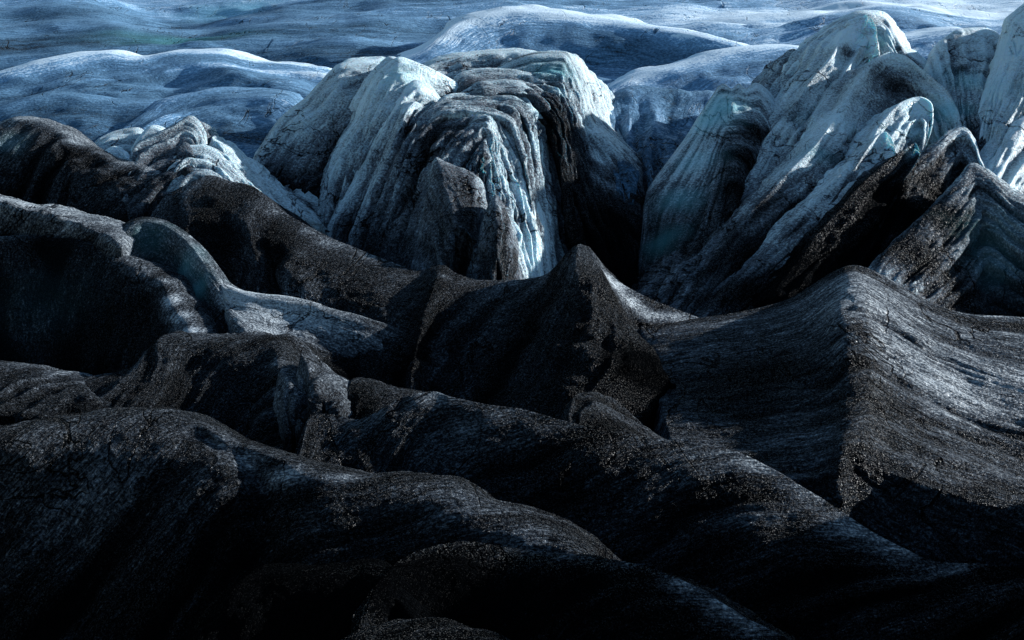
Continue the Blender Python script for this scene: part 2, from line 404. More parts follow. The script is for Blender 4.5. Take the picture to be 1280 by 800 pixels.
# left folds
sheet('ice_swell', [
 (1, 0, 60, -12),
 "-120 112 370, -40 100 372, 20 84 378, 67 73 385, 132 66 392, 172 71 390, 219 65 396, 270 66 396, 317 78 388, 371 81 384, 410 91 376, 440 115 366, 470 150 350",
 "-120 120 360, -40 112 362, 20 100 366, 67 92 370, 132 88 374, 172 90 374, 219 82 380, 270 82 380, 317 92 372, 371 97 368, 405 108 362, 435 130 352, 465 160 345",
 "-120 150 335, -40 145 338, 20 135 342, 67 125 344, 132 118 350, 172 115 352, 219 112 354, 270 108 356, 317 112 352, 371 122 346, 400 135 340, 430 160 335, 460 180 330",
 "-120 230 290, -40 230 290, 20 230 290, 67 230 290, 132 230 290, 172 230 290, 219 230 290, 270 230 290, 317 230 290, 371 230 290, 400 230 290, 430 230 290, 460 230 290",
 ], ash=(.1, -.02, .2, .42, .6), **GL)
sheet('ice_swell', [
 (1, 0, 40, -8),
 "-120 135 330, 0 128 330, 61 116 338, 100 119 336, 135 125 332, 165 127 330, 196 130 326, 216 146 318, 235 175 300",
 "-120 150 318, 0 146 318, 61 138 322, 100 140 320, 135 144 316, 165 148 312, 196 152 308, 213 164 302, 230 185 290",
 "-120 250 260, 0 240 262, 61 235 262, 100 230 262, 135 230 260, 165 230 258, 196 230 256, 210 230 255, 225 235 250",
 ], ash=(.3, .22, .4, .6), **GL)
sheet('ice_swell', [
 (1, 0, 40, -8),
 "140 170 300, 180 140 318, 202 126 328, 240 116 334, 277 110 338, 310 111 336, 337 113 334, 358 117 328, 371 125 320, 395 160 300",
 "150 190 288, 190 160 300, 214 150 306, 245 142 312, 277 136 316, 310 136 314, 337 138 310, 355 145 304, 368 155 298, 390 185 285",
 "160 260 245, 200 260 245, 222 260 245, 250 260 245, 277 260 245, 310 260 245, 335 260 242, 350 260 240, 365 260 240, 385 260 238",
 ], ash=(.3, .15, .32, .55), **GL)
# folds between the two groups of seracs
sheet('ice_swell', [
 (1, 0, 40, -8),
 "720 150 285, 734 128 290, 754 124 292, 764 134 288, 772 124 292, 801 116 296, 848 114 298, 870 119 296, 890 117 296, 930 125 290",
 "735 180 265, 745 160 272, 762 160 272, 772 172 272, 782 160 276, 806 150 280, 840 148 280, 862 150 280, 885 152 280, 930 160 275",
 "770 260 220, 778 250 222, 790 250 222, 797 255 222, 802 250 224, 815 240 226, 840 240 226, 862 240 226, 885 240 226, 930 240 226",
 ], ash=(.35, .32, .42, .7), sfreq=(0.3, 0.02), **{k: v for k, v in GL.items() if k not in ('turn', 'sfreq')})

# ================================================================== SERACS
SE = dict(mat='serac_ice', px=1.8, rough=0.6, stri=0.85, sfreq=(0.5, 0.035), cracks=0.5, cfreq=(0.03, 0.12), turn=True)
# ---- the broad fluted serac in the middle: an empty at its foot carries its folds
def empty(name, loc, label, cat, group=None):
    o = bpy.data.objects.new(name, None); COL.objects.link(o); o.location = loc
    o['label'] = label; o['category'] = cat
    if group: o['group'] = group
    return o
def adopt(root, *objs):
    bpy.context.view_layer.update()
    for o in objs:
        o.parent = root; o.matrix_parent_inverse = root.matrix_world.inverted()
ser = empty('serac', tuple(survey([(600, 345, 205)])[0]), 'broad fluted serac topped by a flat stack of ice slabs', 'serac', 'seracs')
parts = []
# left shoulder
parts.append(sheet('shoulder', [
 (1, 10, 45, -8),
 "290 250 236, 310 213 240, 324 186 244, 351 149 250, 384 121 256, 408 95 262, 428 81 266, 469 78 268, 500 84 270, 540 100 270",
 "312 275 228, 328 235 232, 345 205 236, 372 170 242, 400 140 247, 422 115 252, 440 102 256, 472 98 258, 500 104 260, 540 115 262",
 "330 300 222, 345 262 228, 362 232 232, 388 200 236, 412 175 240, 430 150 244, 448 135 248, 475 130 250, 500 130 252, 540 140 256",
 "350 340 210, 365 325 214, 385 310 218, 402 290 222, 420 260 226, 436 235 230, 452 215 234, 478 200 238, 500 200 240, 540 200 242",
 ], ash=(.3, .1, .25, .5, .85), patches=[(335, 235, 35, .5, 0), (360, 265, 38, .55, 0), (450, 100, 40, .15, 0), (380, 140, 30, -.1, 0)], ash_shade_u=(.25, .1, 0, 0), **SE))
# fold under the blue-white peak
parts.append(sheet('fold', [
 (1, -7, 14, -7),
 "390 300 216, 400 272 220, 411 229 227, 425 185 234, 445 151 240, 462 112 246, 482 82 252, 499 71 254, 519 77 255, 536 84 256, 567 101 258, 590 118 258",
 "400 320 211, 412 290 214, 424 250 220, 438 205 227, 456 170 233, 474 130 240, 490 104 245, 504 94 247, 522 98 249, 540 104 251, 567 112 254, 590 124 256",
 "420 340 207, 432 310 210, 444 270 215, 456 230 221, 470 195 227, 486 160 233, 500 135 238, 512 122 241, 528 120 244, 545 120 247, 568 124 250, 590 130 254",
 ], ash=(.5, .08, .28, .5), patches=[(505, 92, 28, -.2, .35), (420, 230, 30, .1, 0), (480, 105, 20, -.1, .1), (440, 290, 40, .3, 0)], ash_shade_u=(.35, .2, 0, -.05, -.05), **SE))
parts.append(sheet('fold', [
 (1, -6, 12, -7),
 "405 330 208, 414 285 213, 430 250 218, 452 205 225, 475 162 232, 492 132 238, 502 116 242, 511 104 245, 521 100 246, 535 105 247, 547 118 248, 556 130 248",
 "415 340 204, 428 300 208, 446 262 213, 466 218 220, 486 180 226, 502 150 232, 512 134 236, 520 124 239, 530 120 241, 541 124 243, 550 134 244, 560 142 245",
 "430 350 200, 446 320 203, 464 280 207, 482 240 213, 498 205 219, 512 175 225, 522 156 230, 530 145 233, 538 142 236, 546 146 238, 554 150 240, 564 154 242",
 ], ash=(.6, .12, .45, .6), patches=[(521, 108, 22, -.3, .1), (440, 285, 30, .3, 0)], ash_shade_u=(.35, .2, 0, -.05, -.05), **SE))
parts.append(sheet('fold', [
 (1, -5, 10, -6),
 "434 335 202, 444 290 207, 458 245 214, 480 196 221, 500 148 230, 508 132 235, 518 127 238, 527 136 238, 540 150 238",
 "448 345 198, 458 305 202, 472 262 208, 492 214 215, 510 168 224, 520 152 229, 528 146 232, 536 152 233, 548 162 234",
 "466 355 194, 476 325 197, 490 285 202, 506 240 209, 522 196 217, 532 176 222, 540 168 226, 548 170 228, 560 176 230",
 ], ash=(.6, .3, .55, .6), patches=[(516, 134, 14, -.25, 0)], ash_shade_u=(.35, .2, 0, -.05, -.05), **SE))
# stacked slabs of the flat top, back to front
parts.append(sheet('slab', [
 (1, 0, 30, -6),
 "510 95 290, 540 76 300, 587 65 305, 637 62 305, 671 65 300, 700 80 290",
 "515 105 276, 545 90 284, 590 80 288, 637 78 288, 671 80 284, 700 92 278",
 "520 125 262, 548 115 266, 592 110 268, 637 108 268, 671 108 266, 700 112 264",
 ], ash=(.2, .12, .35, .5), **SE))
parts.append(sheet('slab', [
 (1, 0, 12, -6),
 "560 128 258, 566 108 262, 573 92 266, 604 86 268, 644 87 268, 676 96 264, 690 110 260, 700 140 252",
 "562 134 250, 570 116 254, 578 104 257, 606 99 259, 644 100 259, 672 107 256, 684 120 252, 694 146 246",
 "566 142 240, 576 130 242, 584 122 244, 608 118 245, 644 118 245, 668 122 244, 680 134 242, 690 155 240",
 ], ash=(.3, .22, .55, .7), **SE))
parts.append(sheet('slab', [
 (1, 0, 10, -6),
 "560 140 246, 572 118 250, 586 108 253, 604 100 255, 630 100 256, 654 103 255, 672 114 252, 681 135 247, 684 160 241, 690 230 228, 700 320 212",
 "560 146 240, 574 128 243, 588 120 245, 606 114 246, 630 114 247, 650 117 246, 664 128 244, 672 148 240, 676 172 234, 683 240 221, 694 325 206",
 "560 152 232, 576 142 234, 590 136 235, 608 133 236, 628 134 236, 644 138 235, 656 150 233, 664 170 229, 668 195 224, 676 250 214, 688 330 202",
 ], ash=(.4, .25, .55, .5), patches=[(675, 140, 30, -.35, .15), (680, 200, 40, -.3, .1)], **SE))
parts.append(sheet('slab', [
 (1, 0, 8, -5),
 "535 145 238, 550 124 242, 570 117 244, 600 117 246, 626 119 246, 650 118 246, 662 126 243, 668 140 240, 674 168 234, 680 210 226, 688 270 214, 696 340 203",
 "535 150 233, 552 133 236, 572 127 238, 600 127 239, 624 130 239, 642 134 238, 651 144 236, 657 158 233, 663 185 227, 670 225 218, 678 280 208, 688 345 199",
 "535 158 226, 554 146 228, 574 142 229, 600 142 229, 620 146 229, 634 154 228, 642 166 226, 648 182 222, 654 205 217, 661 240 210, 669 290 202, 678 350 196",
 ], ash=(.4, .2, .5, .5), patches=[(664, 150, 25, -.2, .05), (640, 125, 30, 0, .1)], **SE))
# main front: left dark flank, edge, bright right face
parts.append(sheet('front_face', [
 (1, 6, 14, -3),
 "440 345 200, 454 300 205, 470 246 213, 490 198 221, 514 158 229, 534 136 235, 552 127 238, 590 128 240, 627 138 238, 641 156 233, 661 188 226, 672 229 218, 682 290 206, 690 360 196",
 "455 355 196, 470 312 200, 488 262 207, 508 212 214, 530 172 222, 548 152 228, 565 142 231, 592 140 232, 614 147 230, 627 166 226, 643 200 219, 655 240 211, 667 295 201, 680 365 193",
 "478 365 191, 494 325 195, 512 278 200, 532 230 207, 550 192 214, 568 170 220, 582 158 224, 596 152 226, 610 150 225.5, 617 172 222, 628 210 214, 640 250 206, 652 300 198, 668 370 191",
 "506 375 186, 520 340 190, 536 300 194, 550 256 200, 566 222 206, 580 200 211, 592 184 215, 601 172 218, 607 168 219, 610 188 216, 617 222 208, 627 262 200, 638 310 193, 654 372 188",
 "540 385 182, 550 360 184, 560 330 187, 570 296 191, 580 262 196, 588 240 200, 595 222 204, 601 208 207, 604 204 207, 605 220 206, 609 250 200, 615 290 194, 622 330 189, 630 380 184",
 ], ash=(.5, .45, .5, .5, .5, .6), patches=[(655, 240, 40, -.32, 0), (640, 200, 35, -.3, 0), (660, 300, 40, -.3, 0), (630, 170, 22, -.2, 0), (560, 170, 45, .15, 0), (480, 290, 40, .1, 0), (665, 330, 40, -.3, 0), (675, 280, 30, -.3, 0)],
 ash_shade_u=(.35, .2, .1, 0, 0, 0, -.1), **SE))  # sunlit tone painted on the right face
# fin in front of it
parts.append(sheet('fin', [
 (1, 2.5, 9, -8),
 "500 380 184, 512 340 189, 524 290 195, 535 235 202, 546 197 207, 556 202 206.5, 567 207 206, 587 214 205, 600 228 203, 608 250 200, 616 290 195, 628 340 188, 640 380 184",
 "508 390 181, 522 350 185, 534 302 190, 545 255 196, 556 222 200, 565 226 199, 575 232 198, 588 240 197, 597 255 195, 603 275 193, 608 305 190, 616 345 185, 626 385 182",
 "530 400 176, 542 370 178, 552 340 181, 562 310 184, 570 285 187, 577 285 187, 584 290 186, 590 300 185, 594 312 184, 597 325 183, 599 345 181, 602 370 178, 608 395 176",
 ], ash=(.6, .52, .68, .75), stri=.5, sfreq=(.3, .05), mat='serac_ice', px=1.8, rough=.6))
parts.append(sheet('fin', [
 (1, 0.5, 7, -8),
 "570 400 178, 582 350 183, 596 300 188, 608 262 192, 620 244 194, 628 252 193, 634 268 192, 640 290 190, 646 318 187, 652 355 183",
 "578 400 175, 592 360 178, 604 318 182, 614 284 186, 620 268 188, 625 278 187, 629 294 186, 633 315 184, 637 338 181, 642 375 178",
 "596 410 171, 606 380 173, 614 350 175, 620 330 177, 622 322 178, 624 330 177.5, 627 345 177, 629 360 176, 631 375 175, 634 400 173",
 ], ash=(.6, .6, .7, .8), stri=.5, sfreq=(.3, .05), mat='serac_ice', px=1.8, rough=.6))
# right block with the dark gravel front and its white edge
parts.append(sheet('block', [
 (1, 10, 30, -10),
 "600 120 268, 617 88 272, 637 76 274, 671 66 276, 704 65 276, 716 78 272, 724 94 268, 730 114 263, 740 148 255, 754 166 250, 774 186 244, 794 210 238, 806 244 230, 812 290 220, 815 350 206",
 "610 124 260, 630 102 264, 650 92 265, 676 86 266, 700 86 265, 708 98 262, 715 114 258, 722 134 253, 732 168 246, 744 190 240, 760 212 234, 776 238 228, 788 268 220, 796 305 212, 802 360 202",
 "620 130 255, 644 116 257, 660 108 257, 680 104 257, 698 105 256, 705 116 253, 712 132 249, 720 155 243, 732 190 236, 742 212 230, 754 238 224, 766 264 217, 776 290 211, 786 322 205, 792 370 198",
 "640 140 250, 660 128 250, 670 122 249, 682 124 247, 692 130 245, 698 142 242, 704 160 238, 710 184 233, 720 218 226, 728 242 220, 738 268 214, 748 292 208, 757 318 203, 766 345 198, 774 380 194",
 "660 160 243, 672 150 240, 680 150 238, 686 156 236, 692 165 233, 696 180 230, 700 200 226, 704 226 220, 709 256 214, 714 280 209, 720 305 204, 727 325 200, 735 345 196, 744 365 193, 754 390 190",
 ], ash=(.3, .22, .4, .6, .85, .95), sharp=(2,), patches=[(675, 80, 30, 0, .2), (690, 90, 22, 0, .45), (715, 90, 26, .12, .1), (735, 165, 16, -.2, 0), (750, 200, 22, -.3, 0), (760, 230, 22, -.3, 0), (780, 280, 30, .4, 0), (785, 230, 22, .5, 0), (705, 160, 35, .1, 0), (700, 112, 14, -.4, .2)], ash_shade_u=(0, 0, 0, .1, .5, .8), **SE))
adopt(ser, *parts)

# ---- twin-topped serac left of the tall peak
sheet('serac', [
 (1, 10, 26, -12),
 "798 330 205, 803 290 214, 806 256 221, 812 236 225, 836 202 232, 862 166 240, 886 126 248, 904 106 252, 914 111 250, 923 105 252, 931 111 250, 944 105 253, 958 114 252, 970 134 248, 978 170 240",
 "812 345 200, 818 310 207, 824 278 213, 832 255 217, 852 222 224, 872 188 231, 890 152 239, 906 130 244, 915 130 243, 925 130 243.5, 934 133 242.5, 948 134 243, 957 146 241, 965 168 236, 968 200 230",
 "832 355 195, 840 330 199, 848 305 204, 856 282 209, 872 250 215, 886 218 222, 896 188 229, 908 162 235, 915 162 234.5, 925 163 234, 932 168 233, 943 172 233, 949 188 230, 953 208 226, 952 235 221",
 "856 365 190, 864 350 192, 872 335 195, 878 318 199, 888 290 204, 897 262 209, 904 235 215, 911 209 221, 917 208 221, 922 209 221, 927 212 221, 932 220 221, 935 236 218, 934 256 214, 930 280 209",
 "880 385 184, 884 380 185, 888 370 187, 892 358 190, 898 335 194, 904 310 198, 908 290 203, 913 268 207, 917 270 206, 919 264 207, 920 275 206, 921 275 206, 920 285 204, 917 300 201, 910 320 197",
 ], ash=(.4, .2, .35, .45, .7, .9), mat='serac_ice', px=1.8, rough=.4, stri=.18, sfreq=(.5, .03), turn=True,
 patches=[(884, 150, 30, -.25, .6), (902, 130, 26, -.25, .55), (870, 200, 30, -.1, .3), (945, 165, 24, .55, 0), (935, 200, 26, .5, 0), (925, 240, 30, .35, 0), (918, 135, 12, -.1, .4), (850, 250, 30, 0, .3), (830, 300, 30, .3, .2)],
 label='twin-topped serac streaked black down its right side, with bare turquoise ice on its left', cat='serac', group='seracs', ash_shade_u=(.6, .35, 0, 0, 0, .1))

# ---- tall peak: three ridges running down to the lower left
tp = empty('serac', tuple(survey([(1000, 330, 205)])[0]), 'tallest white serac with long ridges running down to the lower left', 'serac', 'seracs')
parts = []
parts.append(sheet('back_wall', [
 (1, 10, 30, -14),
 "925 240 232, 945 195 240, 962 160 247, 972 138 252, 975 111 258, 985 91 262, 1012 57 270, 1039 34 276, 1059 22 279, 1083 16 280, 1103 20 280, 1117 37 276, 1130 61 270, 1144 73 268, 1160 85 266, 1180 110 260, 1200 150 250",
 "935 260 226, 955 215 232, 972 178 240, 984 158 244, 988 131 249, 1000 106 254, 1024 78 260, 1048 54 266, 1066 42 269, 1084 42 268, 1102 44 268, 1112 58 264, 1122 80 260, 1136 92 258, 1152 105 256, 1170 128 252, 1190 165 244",
 "950 280 220, 970 240 226, 990 205 231, 1000 185 234, 1010 160 238, 1024 134 243, 1044 106 248, 1062 82 252, 1074 74 254, 1085 80 252, 1094 84 251, 1102 95 249, 1112 112 246, 1124 124 245, 1140 138 243, 1156 158 241, 1175 190 236",
 ], ash=(.3, .1, .22, .4), patches=[(1000, 100, 24, 0, .35), (1030, 66, 25, 0, .45), (1104, 50, 16, -.1, .5), (985, 130, 20, 0, .3), (1140, 78, 14, .3, 0), (1093, 30, 5, .5, .2), (1095, 44, 6, .45, .2), (1060, 60, 7, .3, 0), (1050, 80, 8, .3, 0), (1125, 60, 6, .4, 0)], steep=0.5, **SE))  # narrow spots paint crease shade between and below the tops
parts.append(sheet('ridge', [
 (1, -14, 6, -8),
 "830 385 182, 866 320 197, 904 263 210, 925 235 217, 944 209 224, 965 164 234, 992 134 241, 1015 98 250, 1039 71 256, 1053 45 263, 1068 30 267, 1083 18 270, 1094 30 266, 1098 60 259",
 "845 392 179, 880 338 191, 918 284 203, 938 256 210, 958 228 217, 980 190 226, 1005 158 233, 1028 124 241, 1050 96 248, 1064 72 254, 1076 56 258, 1088 46 261, 1094 60 258, 1096 85 252",
 "870 398 175, 906 352 184, 942 306 193, 962 280 200, 982 254 206, 1004 220 213, 1024 190 220, 1044 160 227, 1060 130 235, 1070 108 241, 1078 92 246, 1086 82 250, 1090 92 247, 1092 110 243",
 ], ash=(.5, .18, .35, .6), patches=[(1078, 50, 30, -.3, 0), (1066, 90, 30, -.3, 0), (1060, 65, 12, .3, 0), (1020, 150, 30, .2, .15), (900, 320, 60, .3, 0), (960, 250, 40, .25, 0), (1000, 210, 30, .3, 0)], steep=0.5, sharp=(1,), ash_shade_u=(.55, .42, .15, 0, -.05, -.05, .05), **SE))  # sunlit side of the peak painted lighter
parts.append(sheet('ridge', [
 (1, -12, 8, -8),
 "845 400 176, 890 330 188, 941 262 200, 970 232 206, 992 209 212, 1019 182 220, 1052 136 233, 1066 112 240, 1086 82 248, 1100 70 252, 1113 65 254, 1130 69 253, 1150 84 249, 1170 100 245, 1187 116 241, 1198 138 236, 1205 170 228",
 "862 405 172, 910 345 182, 962 284 193, 990 256 199, 1012 232 205, 1038 204 213, 1066 166 224, 1080 142 231, 1096 112 239, 1108 98 243, 1119 94 245, 1133 98 244, 1150 112 241, 1166 126 238, 1180 140 234, 1190 158 230, 1196 185 224",
 "884 412 168, 934 364 176, 988 312 185, 1016 284 190, 1036 262 196, 1060 236 203, 1084 204 211, 1096 184 217, 1108 158 225, 1118 142 230, 1126 134 233, 1136 138 232, 1148 148 230, 1160 160 228, 1170 172 226, 1178 188 223, 1182 210 218",
 ], ash=(.5, .17, .42, .62), patches=[(1115, 78, 24, -.1, 0), (1110, 100, 30, .2, 0), (1050, 150, 24, -.1, .1), (1070, 220, 40, .2, 0), (950, 320, 60, .3, 0), (1182, 140, 26, -.1, .6), (1020, 190, 24, 0, .25)], steep=0.5, sharp=(1,), ash_shade_u=(.55, .42, .15, 0, -.05, -.05, .05), **SE))
parts.append(sheet('ridge', [
 (1, -10, 8, -8),
 "860 412 170, 910 360 179, 960 310 188, 1010 256 198, 1052 217 207, 1066 200 212, 1086 180 218, 1106 149 226, 1130 126 232, 1150 121 234, 1164 128 232, 1167 146 228, 1163 168 223, 1154 192 217",
 "880 420 165, 930 375 173, 980 330 180, 1030 280 189, 1068 244 197, 1084 226 202, 1102 206 207, 1118 180 214, 1136 154 221, 1150 148 223, 1158 154 221, 1158 168 218, 1155 184 215, 1148 205 210",
 "905 425 161, 955 388 167, 1005 350 172, 1052 305 180, 1086 272 187, 1100 256 191, 1114 238 196, 1126 216 201, 1138 195 207, 1146 188 209, 1150 192 208, 1150 200 206, 1146 212 204, 1138 230 201",
 ], ash=(.4, .15, .3, .7), patches=[(1145, 135, 26, -.35, .2), (1150, 165, 20, -.3, .3), (1120, 160, 20, -.1, .15), (1010, 290, 40, .25, 0), (930, 360, 60, .4, 0)], steep=0.5, sharp=(1,), ash_shade_u=(.55, .42, .15, 0, -.05, -.05, .05), **SE))
parts.append(sheet('ridge', [
 (1, -7, 6, -6),
 "950 350 180, 1000 300 189, 1040 250 199, 1066 214 207, 1090 178 216, 1100 167 218.5, 1107 165 219, 1115 173 217, 1119 186 213, 1122 205 209",
 "965 362 175, 1014 316 183, 1054 268 192, 1078 236 199, 1098 206 206, 1105 196 208.5, 1110 193 209, 1114 198 207.5, 1116 208 205, 1117 222 202",
 "990 375 170, 1034 336 177, 1070 294 185, 1090 266 191, 1104 242 196, 1108 235 198, 1111 232 199, 1113 235 198, 1114 240 197, 1114 250 195",
 ], ash=(.4, .28, .5, .9), patches=[(1107, 172, 14, -.35, .1), (1080, 260, 50, .35, 0)], steep=0.22, sharp=(1,), ash_shade_u=(.55, .42, .15, 0, -.05, -.05, .05), **SE))  # shade of the black pit painted on the lower flank
parts.append(sheet('ridge', [
 (1, -7, 6, -6),
 "960 372 172, 1000 322 181, 1019 296 186, 1052 258 193, 1075 232 199, 1100 210 204.5, 1130 187 210, 1144 179 212, 1150 188 210, 1146 202 206, 1130 225 201",
 "985 385 166, 1022 340 173, 1042 316 178, 1072 282 184, 1092 258 189, 1112 236 194, 1132 214 200, 1140 206 202, 1143 212 200, 1138 225 197, 1124 248 192",
 "1020 395 160, 1052 356 167, 1072 334 171, 1096 304 176, 1110 284 181, 1122 266 185, 1132 250 189, 1135 243 191, 1134 248 190, 1128 262 187, 1116 285 183",
 ], ash=(.6, .85, .95, 1.0), patches=[(1140, 192, 14, -.3, .1), (1110, 260, 50, .4, 0)], steep=0.22, sharp=(1,), ash_shade_u=(.55, .42, .15, 0, -.05, -.05, .05), **SE))  # colour darkened to give the pit its shade
adopt(tp, *parts)

# ---- blocks at the upper right corner
sheet('serac', [
 (1, 8, 26, -14),
 "1140 170 238, 1156 110 250, 1162 74 258, 1184 45 266, 1204 36 269, 1228 35 270, 1252 45 268, 1275 70 262, 1300 110 255",
 "1156 200 230, 1168 140 240, 1174 104 247, 1192 76 255, 1208 66 258, 1228 66 259, 1248 76 256, 1268 100 252, 1290 140 246",
 "1180 240 220, 1186 200 226, 1190 165 232, 1200 130 240, 1210 115 243, 1226 112 244, 1242 125 241, 1258 150 238, 1280 190 232",
 "1195 280 205, 1200 260 208, 1204 240 212, 1208 215 217, 1214 200 220, 1226 200 221, 1238 205 220, 1250 230 218, 1270 260 214",
 ], ash=(.2, .08, .25, .4, .8), patches=[(1215, 100, 26, 0, .4), (1195, 140, 22, .1, .4), (1170, 90, 24, -.1, .2), (1200, 85, 14, .4, 0), (1180, 180, 20, 0, .4)],
 label='blunt pale serac with a turquoise hollow, just behind and right of the tallest one', cat='serac', group='seracs', **{**SE, 'turn': False})
sheet('serac', [
 (1, 14, 22, -10),
 "1214 190 226, 1222 140 235, 1234 105 242, 1244 78 248, 1254 44 255, 1262 22 259, 1280 6 262, 1310 -20 265, 1350 -10 264, 1400 30 258",
 "1226 205 221, 1238 160 229, 1250 128 235, 1262 102 240, 1272 72 246, 1280 54 250, 1296 40 252, 1320 30 254, 1355 40 252, 1400 80 246",
 "1240 235 213, 1254 200 219, 1266 172 224, 1280 148 229, 1292 124 234, 1302 110 237, 1316 100 239, 1336 95 240, 1365 100 239, 1400 130 234",
 ], ash=(.2, .05, .15, .35), patches=[(1240, 110, 26, 0, .25), (1262, 60, 30, -.2, .1)],
 label='smooth white serac cut off by the right edge, rising to the upper right corner', cat='serac', group='seracs', **SE)
# ---- blue-black hump between tongue and right edge
sheet('ice_ridge', [
 (1, 4, 16, -10),
 "1060 330 190, 1090 280 196, 1120 230 205, 1147 200 213, 1174 180 219, 1190 165 224, 1201 160 225.5, 1212 166 224, 1219 180 221, 1226 200 216, 1245 230 210",
 "1076 340 184, 1104 300 189, 1134 256 196, 1158 230 203, 1180 210 209, 1193 195 214, 1202 190 215.5, 1210 196 214, 1217 208 211, 1222 225 207, 1238 255 202",
 "1096 360 176, 1124 335 179, 1150 305 184, 1170 282 189, 1186 260 195, 1196 248 199, 1203 243 200, 1208 246 199, 1213 255 197, 1218 270 194, 1230 295 190",
 ], ash=(.4, .3, .5, .9), patches=[(1201, 172, 20, -.2, 0), (1130, 270, 50, .5, 0), (1170, 240, 30, .3, 0)],
 label='blue-grey rounded ice hump above the black pit, right of the glowing tongue-shaped ridge', cat='ice ridge', group='ice ridges', **SE, steep=0.5, ash_shade_u=(.5, .3, 0, 0))  # pit shade painted over the lower left flank
# ---- bright fins at the right edge
sheet('ice_fin', [
 (1, 3, 14, -8),
 "1190 260 208, 1212 220 215, 1221 203 219, 1236 184 223, 1252 162 228, 1262 148 231, 1280 132 235, 1310 110 240, 1360 100 240",
 "1202 280 202, 1224 240 209, 1234 224 212, 1248 206 216, 1262 186 221, 1274 172 224, 1290 158 228, 1318 140 232, 1362 130 233",
 "1216 310 194, 1238 278 199, 1250 262 202, 1262 246 206, 1276 228 210, 1288 214 213, 1304 202 216, 1330 190 219, 1366 180 221",
 ], ash=(.3, .15, .32, .5), label='upper pale fin at the right edge, running down towards the rounded hump', cat='ice fin', group='bright fins at the right edge', **SE, steep=0.6)
sheet('ice_fin', [
 (1, 3, 12, -8),
 "1200 280 201, 1222 244 206, 1238 216 212, 1252 190 218, 1264 168 223, 1280 150 227, 1310 140 230, 1360 140 230",
 "1214 300 195, 1236 268 200, 1252 242 205, 1266 218 211, 1280 198 215, 1295 182 219, 1320 172 222, 1362 170 222",
 "1240 330 186, 1262 305 190, 1276 285 194, 1290 265 199, 1302 245 203, 1315 232 206, 1336 222 209, 1366 220 210",
 ], ash=(.2, .02, .1, .4), label='lower bright white fin at the right edge, just above the dark grey mound', cat='ice fin', group='bright fins at the right edge', **SE, steep=0.6)
# ---- grey mound right
sheet('ice_ridge', [
 (1, 8, 14, -8),
 "1070 400 166, 1094 332 176, 1130 296 183, 1157 271 188, 1174 254 192, 1201 224 198, 1218 208 202, 1231 214 201, 1247 226 199, 1262 240 197, 1285 254 194, 1330 290 188, 1380 330 182",
 "1090 410 162, 1110 350 170, 1144 318 176, 1170 294 181, 1188 275 185, 1210 246 191, 1222 232 194, 1233 236 193, 1247 246 191, 1260 260 189, 1282 275 186, 1325 310 181, 1375 350 176",
 "1120 420 157, 1140 385 161, 1165 362 165, 1185 345 169, 1200 330 172, 1216 306 177, 1226 294 180, 1236 294 180, 1247 300 179, 1260 312 177, 1280 328 174, 1320 355 170, 1370 385 166",
 "1150 440 150, 1170 430 151, 1190 420 153, 1205 410 155, 1216 405 156, 1226 395 158, 1234 390 159, 1242 388 160, 1252 390 160, 1264 396 159, 1282 404 157, 1320 420 154, 1370 440 151",
 ], ash=(.5, .45, .55, .6, .85), patches=[(1150, 320, 50, .4, 0), (1180, 270, 40, .3, 0), (1240, 300, 50, -.05, .12), (1250, 340, 30, -.05, .1), (1180, 270, 30, .2, 0)],
 label='dark grey mound with faint blue streaks at the right, in front of the bright fins', cat='ice ridge', group='ice ridges', **SE, steep=0.5)  # shade painted over the left flank

# ================================================================== ASH-COVERED RIDGES
AS = dict(mat='ash_ice', px=1.9, rough=0.55, stri=0.55, sfreq=(0.4, 0.05), shear=0.7)
# upper left dark ridge with grey crown
sheet('ice_ridge', [
 (1, 4, 22, -12),
 "-90 165 222, -30 160 224, 0 154 226, 20 148 227, 51 152 226, 74 162 224, 98 182 219, 115 187 218, 145 202 214, 169 207 213, 189 214 211, 226 234 206, 250 265 200",
 "-90 172 219, -30 168 221, 0 162 222.5, 22 160 223, 45 162 222, 66 172 220, 90 190 215, 112 197 214, 140 212 210, 165 219 208, 186 227 206, 216 246 202, 240 275 196",
 "-90 205 208, -30 200 210, 0 196 211, 28 196 211, 50 200 210, 72 208 208, 92 220 206, 112 228 204, 138 240 201, 162 246 199, 184 254 197, 210 268 194, 232 290 190",
 "-90 300 198, -30 300 198, 0 300 198, 30 300 197, 52 300 196, 74 300 195, 94 300 194, 114 300 193, 138 300 192, 160 305 190, 184 310 190, 208 315 189, 230 325 188",
 ], ash=(.6, .5, .8, .82, .95), sharp=(2,), patches=[(208, 238, 22, -.3, 0), (10, 180, 22, -.25, .15), (75, 175, 24, -.12, 0)],
 label='black ridge with a thin grey crown at the upper left, below the pale folds', cat='ice ridge', group='ice ridges', **AS, steep=0.7)  # small lit spots painted along the crown and right end
